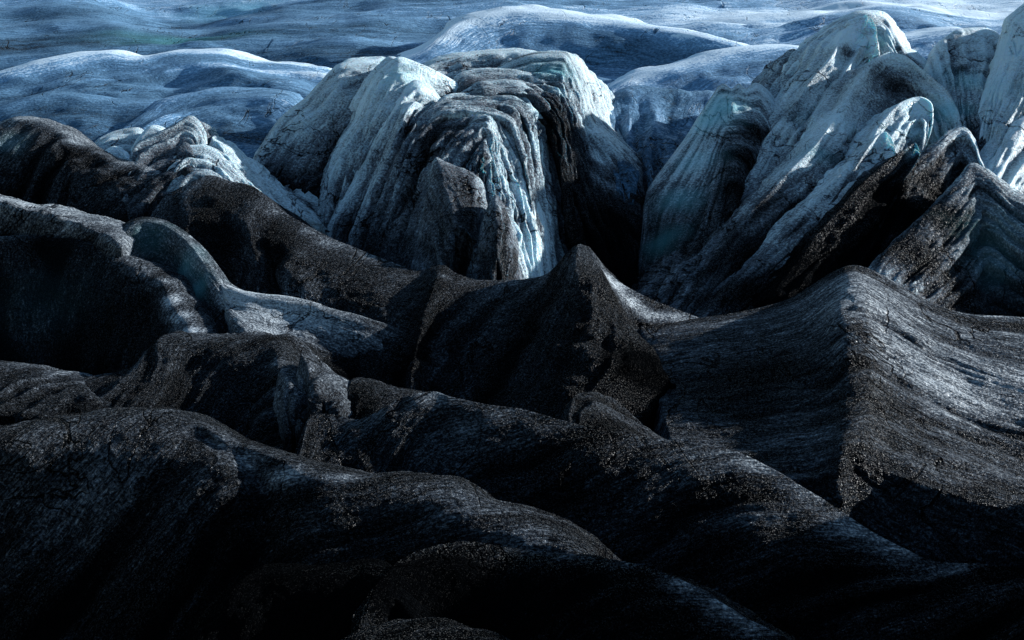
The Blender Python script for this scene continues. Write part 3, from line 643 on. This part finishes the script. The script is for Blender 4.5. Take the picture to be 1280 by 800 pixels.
# rubble of pale blocks behind
sheet('ice_block', [
 (1, 6, 12, -9),
 "140 230 212, 163 196 219, 168 182 222, 186 171 225, 216 156 229, 236 146 232, 246 152 231, 253 163 229, 256 184 224, 262 205 219",
 "150 240 207, 170 212 213, 178 202 216, 192 192 219, 214 182 222, 230 172 225, 240 176 224, 246 186 222, 250 200 219, 258 218 215",
 "165 270 196, 184 250 201, 192 240 203, 202 232 206, 216 224 208, 228 216 210, 236 220 209, 242 226 208, 248 238 205, 256 250 202",
 ], ash=(.6, .4, .6, .8), patches=[(232, 170, 18, -.1, 0)], label='jagged grey block standing above the dark ridge at the left', cat='ice block', group='pale blocks at the upper left', **SE)
sheet('ice_block', [
 (1, 10, 14, -7),
 "180 250 208, 196 222 213, 214 196 218, 232 184 221, 252 182 222, 268 188 221, 284 204 217, 300 220 213, 316 236 209, 340 262 204",
 "190 262 202, 206 238 207, 222 216 211, 238 204 214, 254 204 214, 268 210 213, 282 222 210, 296 236 207, 312 250 204, 335 275 199",
 "205 290 193, 220 268 197, 234 248 201, 246 238 203, 258 238 203, 270 242 202, 282 250 200, 294 262 198, 308 274 196, 330 296 192",
 ], ash=(.3, .22, .38, .5), patches=[(255, 195, 24, -.2, 0), (280, 215, 24, -.15, 0)], label='smooth pale slab sloping to the right between jagged block and black dome', cat='ice block', group='pale blocks at the upper left', **SE)
sheet('ice_block', [
 (1, 5, 8, -7),
 "254 215 222, 260 190 227, 266 171 231, 274 176 230, 290 188 227, 306 208 222, 322 230 217, 335 250 212",
 "258 220 217, 266 202 221, 272 188 224, 279 191 223, 290 202 220, 302 220 216, 316 238 212, 330 256 208",
 "262 240 208, 272 226 211, 279 216 213, 284 218 213, 291 226 211, 300 238 208, 312 252 205, 326 268 202",
 ], ash=(.3, .3, .25, .4), patches=[(278, 196, 14, -.2, 0)], label='small sharp ice tooth just left of the fluted serac', cat='ice block', group='pale blocks at the upper left', **SE)
for k, (spec, lab) in enumerate([
 ("110 190 268, 125 172 274, 148 163 278, 168 160 279, 180 166 277, 190 185 270", 'low pale hummock behind the jagged grey block'),
 ("120 205 252, 132 188 258, 142 183 260, 152 190 257, 160 204 252", 'smallest white hummock, just left of the jagged grey block'),
 ("165 185 262, 178 166 268, 190 157 271, 200 160 270, 208 172 266", 'little rounded hummock touching the back of the jagged grey block')]):
    a = parse(spec)
    r2 = ', '.join('%g %g %g' % (x + 3, y + 10, d - 6) for x, y, d in a)
    r3 = ', '.join('%g %g %g' % (x + 6, y * .4 + 150, d - 24) for x, y, d in a)
    sheet('hummock', [(1, 2, 14, -7), spec, r2, r3], ash=(.2, .1, .25, .5), label=lab, cat='ice hummock', group='small hummocks at the upper left', **SE)

# crest that runs from the black dome across the middle
sheet('ice_ridge', [
 (1, 6, 16, -9),
 "150 330 190, 185 275 194, 206 246 198, 230 232 201, 263 219 204, 287 226 203, 314 232 201, 345 258 195, 381 280 190, 420 300 186, 450 312 183, 505 333 178, 525 338 177, 540 334 177, 553 331 177, 570 341 175, 600 350 174, 640 350 174, 680 344 174, 692 335 174.5, 706 318 176, 722 306 177, 735 308 176, 750 330 175, 780 356 173, 820 376 171.5, 870 396 170, 900 410 168",
 "165 345 184, 200 296 187, 222 272 190, 246 258 192, 270 244 195, 292 250 194, 312 256 192.5, 340 280 187, 372 302 182, 410 322 178, 440 332 176, 490 350 171.5, 515 356 170, 533 352 169.5, 546 350 168, 565 358 169, 596 368 168, 630 372 167, 668 368 166, 686 360 166, 704 345 166.5, 722 333 166.5, 745 328 170, 762 348 171, 786 375 169.5, 815 398 167.5, 850 416 165, 880 430 162",
 "190 370 176, 225 335 178, 250 318 179, 275 305 181, 294 295 182, 308 296 181.5, 320 300 181, 344 318 176.5, 370 336 172, 404 354 169, 430 362 167, 476 376 164, 502 385 162.5, 524 384 161, 536 378 161.3, 552 390 162, 585 402 161, 618 408 159, 654 406 157, 676 398 156.5, 700 386 156.5, 726 372 157, 757 352 163.5, 772 378 166, 792 404 165, 812 424 162.5, 836 440 159, 860 450 156",
 "220 400 166, 260 385 167, 285 375 167, 305 365 168, 325 360 168, 335 360 168, 345 365 167, 362 375 164, 382 388 161, 410 402 158.5, 432 408 157.5, 470 418 155, 494 425 153.5, 514 428 152, 524 420 152.2, 540 440 154, 572 452 152, 606 458 150, 640 458 147, 664 452 146.5, 690 440 146, 726 424 147, 774 392 156, 784 412 160, 800 432 160, 816 448 158, 830 462 155, 848 474 152",
 "260 460 150, 300 450 151, 330 445 151, 350 440 151, 365 438 151, 378 438 151, 390 440 150, 402 446 149, 415 452 148, 430 458 147.5, 445 462 147, 472 468 146, 492 474 145, 506 480 143.5, 516 470 144, 534 496 145, 566 508 142, 600 512 139, 634 510 136, 660 505 135, 690 498 134, 730 482 135, 800 425 148, 808 444 152, 818 464 152, 830 480 150, 840 494 146, 852 504 143",
 "270 560 132, 310 550 132, 340 545 132, 360 540 132, 378 538 132, 390 538 132, 402 540 131, 414 546 130, 425 552 129, 440 558 128, 455 562 127.5, 480 568 127, 500 574 126, 512 578 125, 524 570 125, 540 590 124, 570 600 122, 602 605 121, 636 605 120, 664 600 120, 694 595 120, 738 580 122, 842 480 138, 842 500 136, 846 530 130, 852 560 125, 860 570 123, 868 580 122",
 ], ash=(.8, .68, .82, .9, .95, 1.0, 1.02), mat='ash_ice', px=1.9, rough=.6, stri=.35, sfreq=(.3, .04), shear=.3, sharp=(1,), cracks=.5, cfreq=(.1, .03),
 patches=[(765, 352, 22, -.5, 0), (785, 372, 22, -.55, 0), (808, 392, 20, -.5, 0), (800, 415, 14, -.4, 0), (845, 398, 20, -.3, 0), (820, 470, 50, .35, 0), (790, 450, 40, .2, 0), (835, 430, 26, .25, 0), (555, 345, 12, -.3, 0), (345, 266, 22, -.3, 0), (380, 288, 20, -.25, 0), (420, 305, 22, -.25, 0), (460, 322, 20, -.2, 0), (360, 380, 50, -.3, 0), (400, 395, 40, -.25, 0), (490, 345, 20, -.1, 0), (630, 350, 60, .0, 0)],
 label='long dark ridge from the black dome to the sharp peak before the fluted serac', cat='ice ridge', group='ice ridges', steep=0.85)  # sunlight painted right of the peak and on crests, shade painted below

# big right-hand ridge with striated lit face
sheet('ice_ridge', [
 (1, 6, 18, -9),
 "800 410 165, 870 398 165, 910 392 165, 950 384 165.5, 988 372 166, 1010 359 166.5, 1042 339 168, 1066 331 168.5, 1090 337 167.5, 1130 359 164.5, 1170 381 161.5, 1210 392 159.5, 1280 397 158, 1340 405 156, 1420 430 152",
 "810 440 157, 875 425 157, 916 418 157, 956 410 157, 996 398 157, 1018 384 158, 1048 360 160, 1070 350 161, 1096 362 160, 1138 388 157, 1180 408 154.5, 1220 420 152.5, 1288 428 150.5, 1345 440 149, 1420 460 146",
 "820 480 146, 884 465 147, 925 458 147, 966 450 147, 1004 438 147, 1028 424 147.5, 1055 400 149, 1077 395 150, 1106 408 150, 1150 432 147.5, 1194 452 145.5, 1236 466 143.5, 1300 478 141.5, 1355 490 140, 1420 505 138",
 "830 520 136, 894 515 136, 936 508 136, 976 500 136, 1012 490 136, 1036 478 136.5, 1062 455 138, 1083 448 139.5, 1115 462 140, 1160 486 138, 1206 508 136, 1250 522 134.5, 1310 535 133, 1362 545 132, 1420 555 131",
 "840 560 127, 900 560 126, 940 555 126, 980 550 126, 1014 545 125.5, 1036 538 125, 1056 530 124.5, 1080 520 126, 1112 532 128, 1158 552 127, 1210 568 126, 1258 582 125, 1316 595 124, 1366 602 124, 1420 610 123",
 "850 600 120, 905 605 118, 945 605 117, 985 605 116, 1016 600 115.5, 1036 592 115.5, 1052 582 116, 1070 572 118.5, 1104 588 118.5, 1150 606 117, 1206 622 116, 1256 634 115, 1318 646 114, 1366 654 114, 1420 660 113",
 "860 660 116, 915 665 115, 955 670 114, 995 675 113, 1022 680 112.5, 1038 680 112.5, 1050 680 112.5, 1066 685 112.5, 1098 700 112, 1140 712 111, 1196 724 110, 1250 732 109, 1314 740 108, 1366 745 108, 1420 750 108",
 ], ash=(.7, .58, .56, .56, .6, .7, .85, .9), mat='grooved_ash_ice', px=1.8, rough=.3, stri=.35, sfreq=(.34, .03), cracks=.2, cfreq=(.02, .2), turn=True, diag=-0.12, sharp=(1, 6),
 patches=[(940, 480, 110, .45, 0), (960, 420, 60, .2, 0), (1190, 500, 90, -.2, 0), (1120, 450, 50, -.15, 0), (1240, 590, 50, -.12, 0), (1130, 560, 60, .08, 0), (1240, 540, 60, -.06, 0), (1150, 400, 60, -.04, 0)],
 label='massive dark ridge at the right with a long-grooved sunlit flank', cat='ice ridge', group='ice ridges')  # sun painted on the right flank, shade on the left face

# left: thin-roofed ridge, wing, arch with turquoise hollow
sheet('ice_ridge', [
 (1, 3, 16, -8),
 "-80 225 190, 0 245 188, 34 256 187, 68 260 186, 101 267 185, 130 275 183, 150 284 181, 165 300 178",
 "-80 235 184, 0 256 182, 34 266 181, 62 272 180, 92 280 179, 118 290 177, 134 298 175, 150 310 173",
 "-80 320 180, 0 320 180, 30 325 180, 56 330 179, 86 335 178, 108 340 176, 124 345 174, 140 350 172",
 ], ash=(.6, .42, .55, 1.0), sharp=(2,), patches=[(84, 282, 16, -.2, 0)], label='low ridge with a pale flat roof at the left edge, under the black ridge', cat='ice ridge', group='ice ridges', **AS)
sheet('ice_ridge', [
 (1, 1.5, 12, -10),
 "120 330 176, 130 302 180, 146 286 182, 162 276 184, 179 271 185, 202 274 184, 222 283 182, 240 296 179.5, 260 315 176, 277 338 172, 290 355 169, 314 367 168, 345 374 170, 380 380 172, 412 388 173, 440 398 173, 480 415 171, 520 440 168",
 "130 345 170, 140 316 173, 154 298 176, 168 286 178, 182 281 179.5, 202 284 178.5, 219 294 176.5, 235 308 173.5, 252 328 169.5, 266 350 165.5, 280 368 162.5, 304 382 160.5, 336 390 159.5, 372 396 159, 402 402 158, 430 416 157, 474 440 155, 514 470 151",
 "150 390 160, 160 360 163, 172 338 167, 184 326 171, 194 320 174, 206 320 174.5, 218 328 173, 230 342 169, 242 362 164.5, 256 384 159, 270 398 156, 296 410 154, 326 416 152.5, 358 420 152, 386 424 151, 416 438 150, 466 458 148, 508 485 145",
 "175 460 144, 182 448 146, 190 440 148, 198 434 150, 206 430 151, 214 430 151, 222 432 150.5, 230 436 149.5, 240 444 147.5, 252 452 145.5, 266 458 144, 290 462 143, 318 466 142, 346 470 141, 372 474 140.5, 400 480 140, 450 500 138, 500 520 136",
 ], ash=(.6, .62, .6, .7, .9), patches=[(232, 335, 24, -.1, .35), (245, 362, 22, -.05, .4), (300, 375, 30, -.35, 0), (340, 390, 40, -.4, 0), (390, 400, 40, -.3, 0), (202, 276, 8, -.3, 0), (222, 284, 8, -.3, 0), (240, 296, 8, -.35, 0), (260, 316, 9, -.35, 0), (276, 338, 9, -.35, 0), (190, 300, 30, 0, .15)], mat='ash_ice', px=1.8, rough=.35, stri=.25, sfreq=(.4, .03), turn=True,
 label='curved arch-like ridge at the left with a turquoise hollow under its crest', cat='ice ridge', group='ice ridges', steep=0.55, sharp=(1,))  # sunlit rim and tail painted in as lighter patches
sheet('ice_ridge', [
 (1, 4, 14, -9),
 "-90 300 176, 0 298 177, 61 297 178, 108 302 177, 130 310 175.5, 152 321 173.5, 172 331 171.5, 190 340 169.5, 203 350 167.5, 219 376 162.5, 236 400 158, 245 425 153, 250 460 147",
 "-90 312 172, 0 308 173, 55 306 174, 98 312 173, 118 322 171, 138 334 168.5, 156 347 165.5, 174 364 162, 188 384 158.5, 198 408 154, 206 432 150, 212 455 146, 220 480 142",
 "-90 360 161, 0 356 162, 50 354 163, 86 358 162, 104 366 160, 120 376 158, 136 388 155.5, 152 404 152.5, 166 422 149, 178 440 146, 188 456 143, 198 474 140, 208 495 137",
 "-90 500 133, 0 500 133, 45 500 133, 74 500 133, 92 505 132, 106 508 131, 120 512 130.5, 136 518 130, 150 525 129, 162 530 128, 174 536 127, 186 544 126, 200 550 125",
 ], ash=(.8, .68, .86, .9, .98), sharp=(2,), patches=[(200, 352, 14, -.4, 0), (213, 375, 16, -.5, 0), (225, 395, 18, -.55, 0), (238, 415, 18, -.5, 0), (180, 340, 12, -.2, 0), (60, 380, 60, -.03, .03)], mat='ash_ice', px=1.8, rough=1.0, stri=.4, sfreq=(.3, .06),
 label='wing-shaped dark ridge at the left edge with a bright strip down its right end', cat='ice ridge', group='ice ridges', steep=0.45)  # bright strip is sunlight painted in as lighter colour

sheet('ice_ridge', [
 (1, 1, 6, -4),
 "272 345 170, 286 358 167, 300 364 164.5, 325 368 163, 355 371 162.5, 385 377 162, 408 385 161, 450 396 160, 500 414 159, 545 440 158",
 "278 370 165, 290 380 162, 305 388 160, 328 392 159.5, 352 396 159.5, 375 400 159.5, 395 406 158.5, 438 418 157.5, 488 436 156, 532 460 154",
 "288 398 158, 300 405 156, 312 412 155, 330 418 155, 348 422 155.5, 364 422 156, 380 424 156, 422 440 155.5, 472 460 154, 515 484 152",
 "300 440 150, 308 445 149, 318 450 148.5, 332 455 148, 348 458 148, 362 458 149, 376 458 149, 410 465 149, 455 485 149, 495 510 148",
 ], ash=(.45, .27, .3, .5, .85), stri=.3, sfreq=(.3, .03), turn=True, mat='ash_ice', px=1.9, rough=.35,
 label='pale grey sunlit slope spreading right from the foot of the arch-like ridge', cat='ice ridge', group='ice ridges', ash_shade_u=(0, 0, 0, 0.05, .2, .45, .5))  # darkening to the right paints the far end in shade
# lower left group
sheet('ice_ridge', [
 (1, 2, 12, -6),
 "-90 452 142, 0 454 142, 40 460 141, 75 466 140, 103 474 138, 120 486 136, 150 500 134",
 "-90 466 138, 0 466 138, 38 472 137, 70 478 136, 95 485 134.5, 112 496 132, 140 512 130",
 "-90 520 124, 0 520 124, 36 524 124, 64 528 124, 88 534 123, 104 540 122, 130 550 121",
 ], ash=(.7, .6, .85, .95), label='low thin grey rib at the left edge beneath the wing-shaped ridge', cat='ice ridge', group='ice ridges', **AS)
sheet('ice_ridge', [
 (1, 5, 14, -7),
 "-90 498 134, 0 490 135, 60 484 136, 110 477 137, 162 461 139.5, 185 438 143, 203 422 146, 244 423 146.5, 284 424 146, 318 425 145.5, 338 426 145, 347 433 143.5, 352 462 138, 360 492 133, 386 530 126, 410 560 121",
 "-90 508 129, 0 500 130, 60 494 131, 112 488 132, 165 474 134, 192 456 137, 212 444 139, 246 440 140.5, 282 441 140.5, 308 446 139.5, 324 454 138, 332 466 136, 338 486 132.5, 346 512 128.5, 368 544 123, 392 574 118",
 "-90 530 121, 0 525 121, 60 520 122, 114 512 123, 166 504 125, 198 496 127, 224 488 129.5, 250 480 131.5, 276 476 133, 294 484 132, 304 496 129.5, 310 510 127, 318 528 124, 326 546 121, 346 570 117, 372 594 113",
 "-90 580 110, 0 580 110, 60 580 110, 116 578 110, 168 575 110, 204 570 111, 236 566 112, 262 562 114, 280 560 115.5, 290 564 115.5, 297 572 114, 302 580 113, 308 590 111, 316 600 110, 334 612 108, 360 626 106",
 ], ash=(.8, .76, .82, .88, 1.0), patches=[(345, 455, 14, -.3, 0), (350, 490, 12, -.25, 0), (240, 470, 26, -.1, 0), (300, 430, 30, -.05, 0)],
 label='dark sagging ridge at the lower left ending in a split grey nose', cat='ice ridge', group='ice ridges', **AS, steep=0.6)  # lit strip at the nose painted lighter
sheet('ice_block', [
 (1, 3, 6, -5),
 "366 520 126, 370 490 130, 373 460 134, 377 440 137, 386 448 136, 406 462 134, 422 471 132.5, 432 480 131, 438 498 128, 442 520 125",
 "370 524 124, 375 500 127, 380 474 130, 385 458 132, 394 464 131, 408 474 130, 420 482 129, 427 492 127.5, 431 506 126, 435 524 123.5",
 "376 545 119, 384 530 120, 392 512 122, 398 500 123, 404 502 123, 412 508 122.5, 418 514 122, 423 522 121, 426 532 120, 430 545 118.5",
 ], ash=(.6, .6, .6, .8), label='leaf-shaped upright slab of gravelly ice right of the split grey nose', cat='ice block', group='small slabs in the hollow', **AS)
sheet('ice_block', [
 (1, 4, 6, -4),
 "344 500 131, 348 470 135, 353 460 136, 362 470 134, 376 484 131.5, 390 502 128.5, 400 514 126, 412 535 123",
 "350 510 127, 355 486 130, 360 478 131, 368 488 129, 380 500 127, 390 514 124.5, 398 526 122.5, 406 540 120.5",
 "360 545 119, 366 530 121, 370 520 122, 376 524 121, 384 530 120, 392 538 118.5, 398 546 117.5, 404 556 116",
 ], ash=(.6, .55, .6, .8), label='small pale grey slab wedged between the split nose and the leaf-shaped slab', cat='ice block', group='small slabs in the hollow', **AS)
sheet('ice_block', [
 (1, 4, 8, -5),
 "425 520 127, 434 488 131, 441 474 133, 452 475 132.5, 480 484 131, 510 490 130, 540 500 128, 570 520 125",
 "432 530 123, 440 504 126, 448 492 128, 458 494 127.5, 484 502 126, 512 508 125, 540 518 123.5, 568 535 121",
 "440 560 116, 450 545 118, 458 538 119, 468 540 118.5, 490 546 117.5, 514 552 116.5, 538 558 116, 564 570 114",
 ], ash=(.8, .8, .9, 1.0), label='low black slab just right of the leaf-shaped slab', cat='ice block', group='small slabs in the hollow', **AS)
sheet('ice_block', [
 (1, 5, 10, -6),
 "680 560 120, 700 522 126, 712 502 129, 724 493 131, 736 492 131, 748 500 129.5, 770 520 126, 800 545 122, 830 570 118",
 "688 570 115, 706 536 120, 718 518 123, 728 510 125, 738 510 125, 748 518 123.5, 768 536 120.5, 796 558 117, 824 580 114",
 "700 600 108, 716 575 111, 726 562 113, 734 556 114, 742 556 114, 750 562 113, 766 574 111.5, 790 590 109.5, 816 605 108",
 ], ash=(.85, .82, .88, 1.0), patches=[(734, 496, 9, -.35, 0)], label='small sharp black peak poking up behind the long foreground ridge', cat='ice block', **AS)

# foreground ridges
AF = dict(mat='ash_ice', px=1.7, rough=0.5, stri=0.35, sfreq=(0.4, 0.06), shear=1.1)
sheet('ice_ridge', [
 (1, 5, 14, -8),
 "370 560 120, 385 525 124, 397 517 125, 420 519 124.5, 446 525 123, 466 518 123, 482 509 123, 502 497 124, 522 492 124, 542 490 124, 562 496 122.5, 610 506 120, 650 511 118.5, 702 525 116, 750 538 113.5, 800 545 112, 860 553 110, 900 560 108.5, 930 568 107, 960 583 105, 990 600 102.5, 1040 631 99, 1090 665 95, 1130 685 92.5, 1165 700 91, 1220 705 90, 1280 709 89, 1350 714 88",
 "372 580 115, 388 550 118, 400 545 118.5, 424 545 118, 448 546 117.5, 468 540 118, 486 528 119, 506 516 119.5, 526 510 119.5, 545 509 119.5, 564 514 118.5, 606 526 116, 645 535 114, 694 549 111.5, 740 562 109, 788 570 107, 846 578 105, 884 586 103.5, 914 595 102, 944 610 100, 974 626 98, 1024 655 94.5, 1074 685 91.5, 1116 704 89.5, 1154 718 88, 1212 722 87, 1276 728 86, 1350 734 85",
 "376 610 108, 394 596 109, 410 592 109, 434 590 109, 456 588 109, 476 580 110, 494 566 111.5, 512 554 112.5, 530 548 113, 548 548 113, 564 554 112, 602 568 109.5, 640 582 107, 684 598 104.5, 728 612 102, 774 622 99.5, 826 634 97, 862 640 95.5, 892 646 94.5, 922 655 93, 952 668 91.5, 1002 692 89.5, 1054 716 87, 1100 734 85, 1142 746 84, 1204 752 83, 1270 758 82, 1350 764 81",
 "380 680 94, 404 670 95, 424 664 96, 448 660 96.5, 468 658 96.5, 488 652 97, 504 644 98, 520 636 99, 536 632 99.5, 552 632 99.5, 566 636 99, 600 650 97, 634 664 95, 676 682 92, 716 698 90, 758 712 88, 806 726 86, 840 736 85, 868 744 84, 898 754 83, 928 766 82, 980 784 80.5, 1034 800 79, 1084 812 78, 1130 820 77, 1196 826 76.5, 1266 830 76, 1350 834 76",
 "380 780 80, 408 780 80, 430 780 80, 452 780 80, 472 780 80, 492 780 80, 508 780 80, 524 780 80, 540 780 80, 556 780 80, 570 780 80, 602 790 79, 634 800 78, 674 820 76, 712 830 75, 752 840 74, 798 850 73, 832 860 72, 860 870 71.5, 890 880 71, 920 890 70.5, 974 900 70, 1030 910 69, 1080 915 69, 1128 920 68.5, 1195 920 68.5, 1266 920 68.5, 1350 920 68.5",
 ], ash=(.95, .78, .86, .92, 1.0, 1.05), patches=[(580, 550, 70, -.2, 0), (545, 497, 24, -.15, 0), (680, 530, 50, -.12, 0), (860, 558, 40, -.15, 0), (940, 580, 36, -.2, 0), (1000, 612, 36, -.35, 0), (1060, 652, 36, -.4, 0), (1120, 690, 36, -.4, 0), (1200, 710, 40, -.2, 0), (930, 650, 40, -.15, 0)], big=(0.25, 14),
 label='long black foreground ridge running from the hollow down to the right edge', cat='ice ridge', group='ice ridges', **AF, skew=(0.02, 700), steep=0.5, sharp=(1,))  # sunlit crest painted as lighter patches
sheet('ice_ridge', [
 (1, 5, 12, -7),
 "-90 550 110, 0 538 111, 45 532 111.5, 90 526 112, 130 519 112, 165 516 112, 200 517 111.5, 225 522 111, 250 531 110, 275 544 108, 300 555 106.5, 350 573 103, 400 590 100, 450 600 98, 500 602 97, 540 607 96, 566 618 94, 590 631 92, 640 646 90, 680 660 88, 708 674 86, 740 705 83, 770 740 80",
 "-90 570 105, 0 560 106, 45 554 106.5, 90 548 107, 130 541 107.5, 165 537 107.5, 200 538 107.5, 228 542 107.5, 256 548 107, 282 562 104.5, 308 574 103, 350 592 100, 392 608 97, 436 618 95, 484 624 93.5, 524 630 92, 550 640 90.5, 576 652 89, 622 666 87, 664 678 85, 696 692 83.5, 730 722 80.5, 760 755 78",
 "-90 620 107, 0 608 105, 45 602 104, 90 596 103, 130 590 102, 165 586 100.6, 200 584 99.5, 236 582 98.5, 270 582 98, 296 590 98.3, 320 604 98.6, 350 622 96, 382 640 93, 420 650 91.5, 464 658 90, 504 664 89, 532 672 88, 558 682 87, 604 696 85, 646 706 83.5, 680 720 82, 716 748 79, 748 780 76",
 "-90 700 103, 0 690 99.5, 45 684 97.5, 90 678 95.5, 130 670 93.5, 165 664 91.5, 200 658 89.5, 234 650 89, 264 642 90, 292 645 90.3, 316 660 90.6, 340 676 90, 366 688 88, 402 698 86, 446 706 84.5, 486 714 83.5, 516 722 82.5, 544 732 81.5, 590 746 80, 632 758 78.5, 668 770 77.5, 704 796 75, 738 825 73",
 "-90 860 88, 0 855 83, 45 850 80, 90 845 77, 130 840 74, 165 835 72, 200 830 71, 232 820 72.5, 262 805 74.5, 290 795 77, 314 795 78, 336 800 77, 360 805 76, 394 812 75, 436 818 74, 476 824 73, 506 830 72.5, 534 836 72, 580 846 71, 622 856 70, 658 866 69.5, 694 886 68, 728 905 67",
 ], ash=(.95, .78, .82, .88, .95, 1.1), patches=[(100, 620, 150, -.16, 0), (275, 552, 26, -.3, 0), (310, 575, 26, -.3, 0), (360, 590, 30, -.3, 0), (430, 605, 30, -.25, 0), (560, 640, 50, -.15, 0), (650, 665, 40, -.15, 0), (310, 700, 60, .15, 0)], big=(0.25, 14),
 label='rounded bluish-black ridge filling the lower left foreground', cat='ice ridge', group='ice ridges', **AF, skew=(0.02, 200), steep=0.52)  # sunlight painted along the crest, shade in the recess
sheet('ice_ridge', [
 (1, 3, 8, -5),
 "230 800 77, 262 760 79, 285 738 80, 310 722 81, 340 716 81.5, 400 716 81.5, 440 714 81.5, 462 715 81, 480 728 79.5, 500 750 78, 530 790 75",
 "235 815 74, 268 780 76, 292 760 77, 316 746 78, 345 740 78.5, 402 740 78.5, 440 738 78.5, 462 740 78, 478 752 77, 496 774 75.5, 524 810 73",
 "240 880 68, 275 860 69, 300 850 69.5, 322 845 70, 350 840 70, 404 840 70, 440 840 70, 460 842 70, 476 850 69.5, 492 862 69, 520 885 67.5",
 ], ash=(1.3, 1.2, 1.35, 1.4), label='flat-topped black knoll at the bottom, left of the lower foreground ridge', cat='ice ridge', group='ice ridges', **AF, steep=0.55)
sheet('ice_ridge', [
 (1, 4, 10, -6),
 "440 770 77, 475 725 80, 500 700 82, 530 686 83.5, 565 678 84, 600 678 84, 640 685 83, 690 690 82, 740 696 81, 785 703 80, 822 713 79, 850 724 78, 872 736 77, 900 752 75.5, 930 771 74, 960 786 72.5, 988 802 71, 1050 850 67",
 "445 790 74, 482 746 77, 506 724 78.5, 534 710 79.5, 566 702 80, 600 702 80, 638 706 79.5, 684 710 79, 730 714 78.5, 770 722 77.5, 802 734 76.5, 828 748 75.5, 850 762 74.5, 876 778 73.5, 904 796 72, 934 812 70.5, 962 828 69.5, 1024 875 66",
 "450 880 66, 488 860 67, 512 850 68, 538 845 68, 568 842 68, 600 842 68, 634 844 68, 676 846 68, 716 850 67.5, 752 856 67, 780 864 66.5, 804 874 66, 826 884 65.5, 850 896 65, 878 908 64.5, 908 920 64, 936 932 63, 998 965 61",
 ], ash=(1.0, .82, 1.05, 1.2), patches=[(490, 730, 60, .45, 0), (560, 740, 70, .35, 0), (640, 688, 30, -.15, 0), (700, 692, 26, -.2, 0), (780, 706, 26, -.3, 0), (900, 756, 30, -.42, 0), (850, 728, 28, -.4, 0), (940, 782, 30, -.42, 0)], label='lowest foreground ridge sloping down to the right at the bottom, with a grit-speckled crest', cat='ice ridge', group='ice ridges', **AF, skew=(0.015, 500), steep=0.55, sharp=(1,))  # crest lightened in colour for the look of sunlight
sheet('ice_ridge', [
 (1, 2, 6, -4),
 "400 820 71, 440 797 72, 470 788 72.5, 500 783 73, 530 784 73, 560 789 72.5, 600 798 72, 650 820 70",
 "400 840 69, 442 818 70, 472 810 70.5, 502 806 71, 530 806 71, 560 811 70.5, 598 820 70, 645 842 68",
 "400 900 64, 444 890 64.5, 474 885 65, 502 882 65, 530 882 65, 560 885 65, 596 892 64.5, 640 905 64",
 ], ash=(1.0, .95, 1.0, 1.1), label='small dark hump peeping in at the very bottom edge', cat='ice ridge', group='ice ridges', **AF)
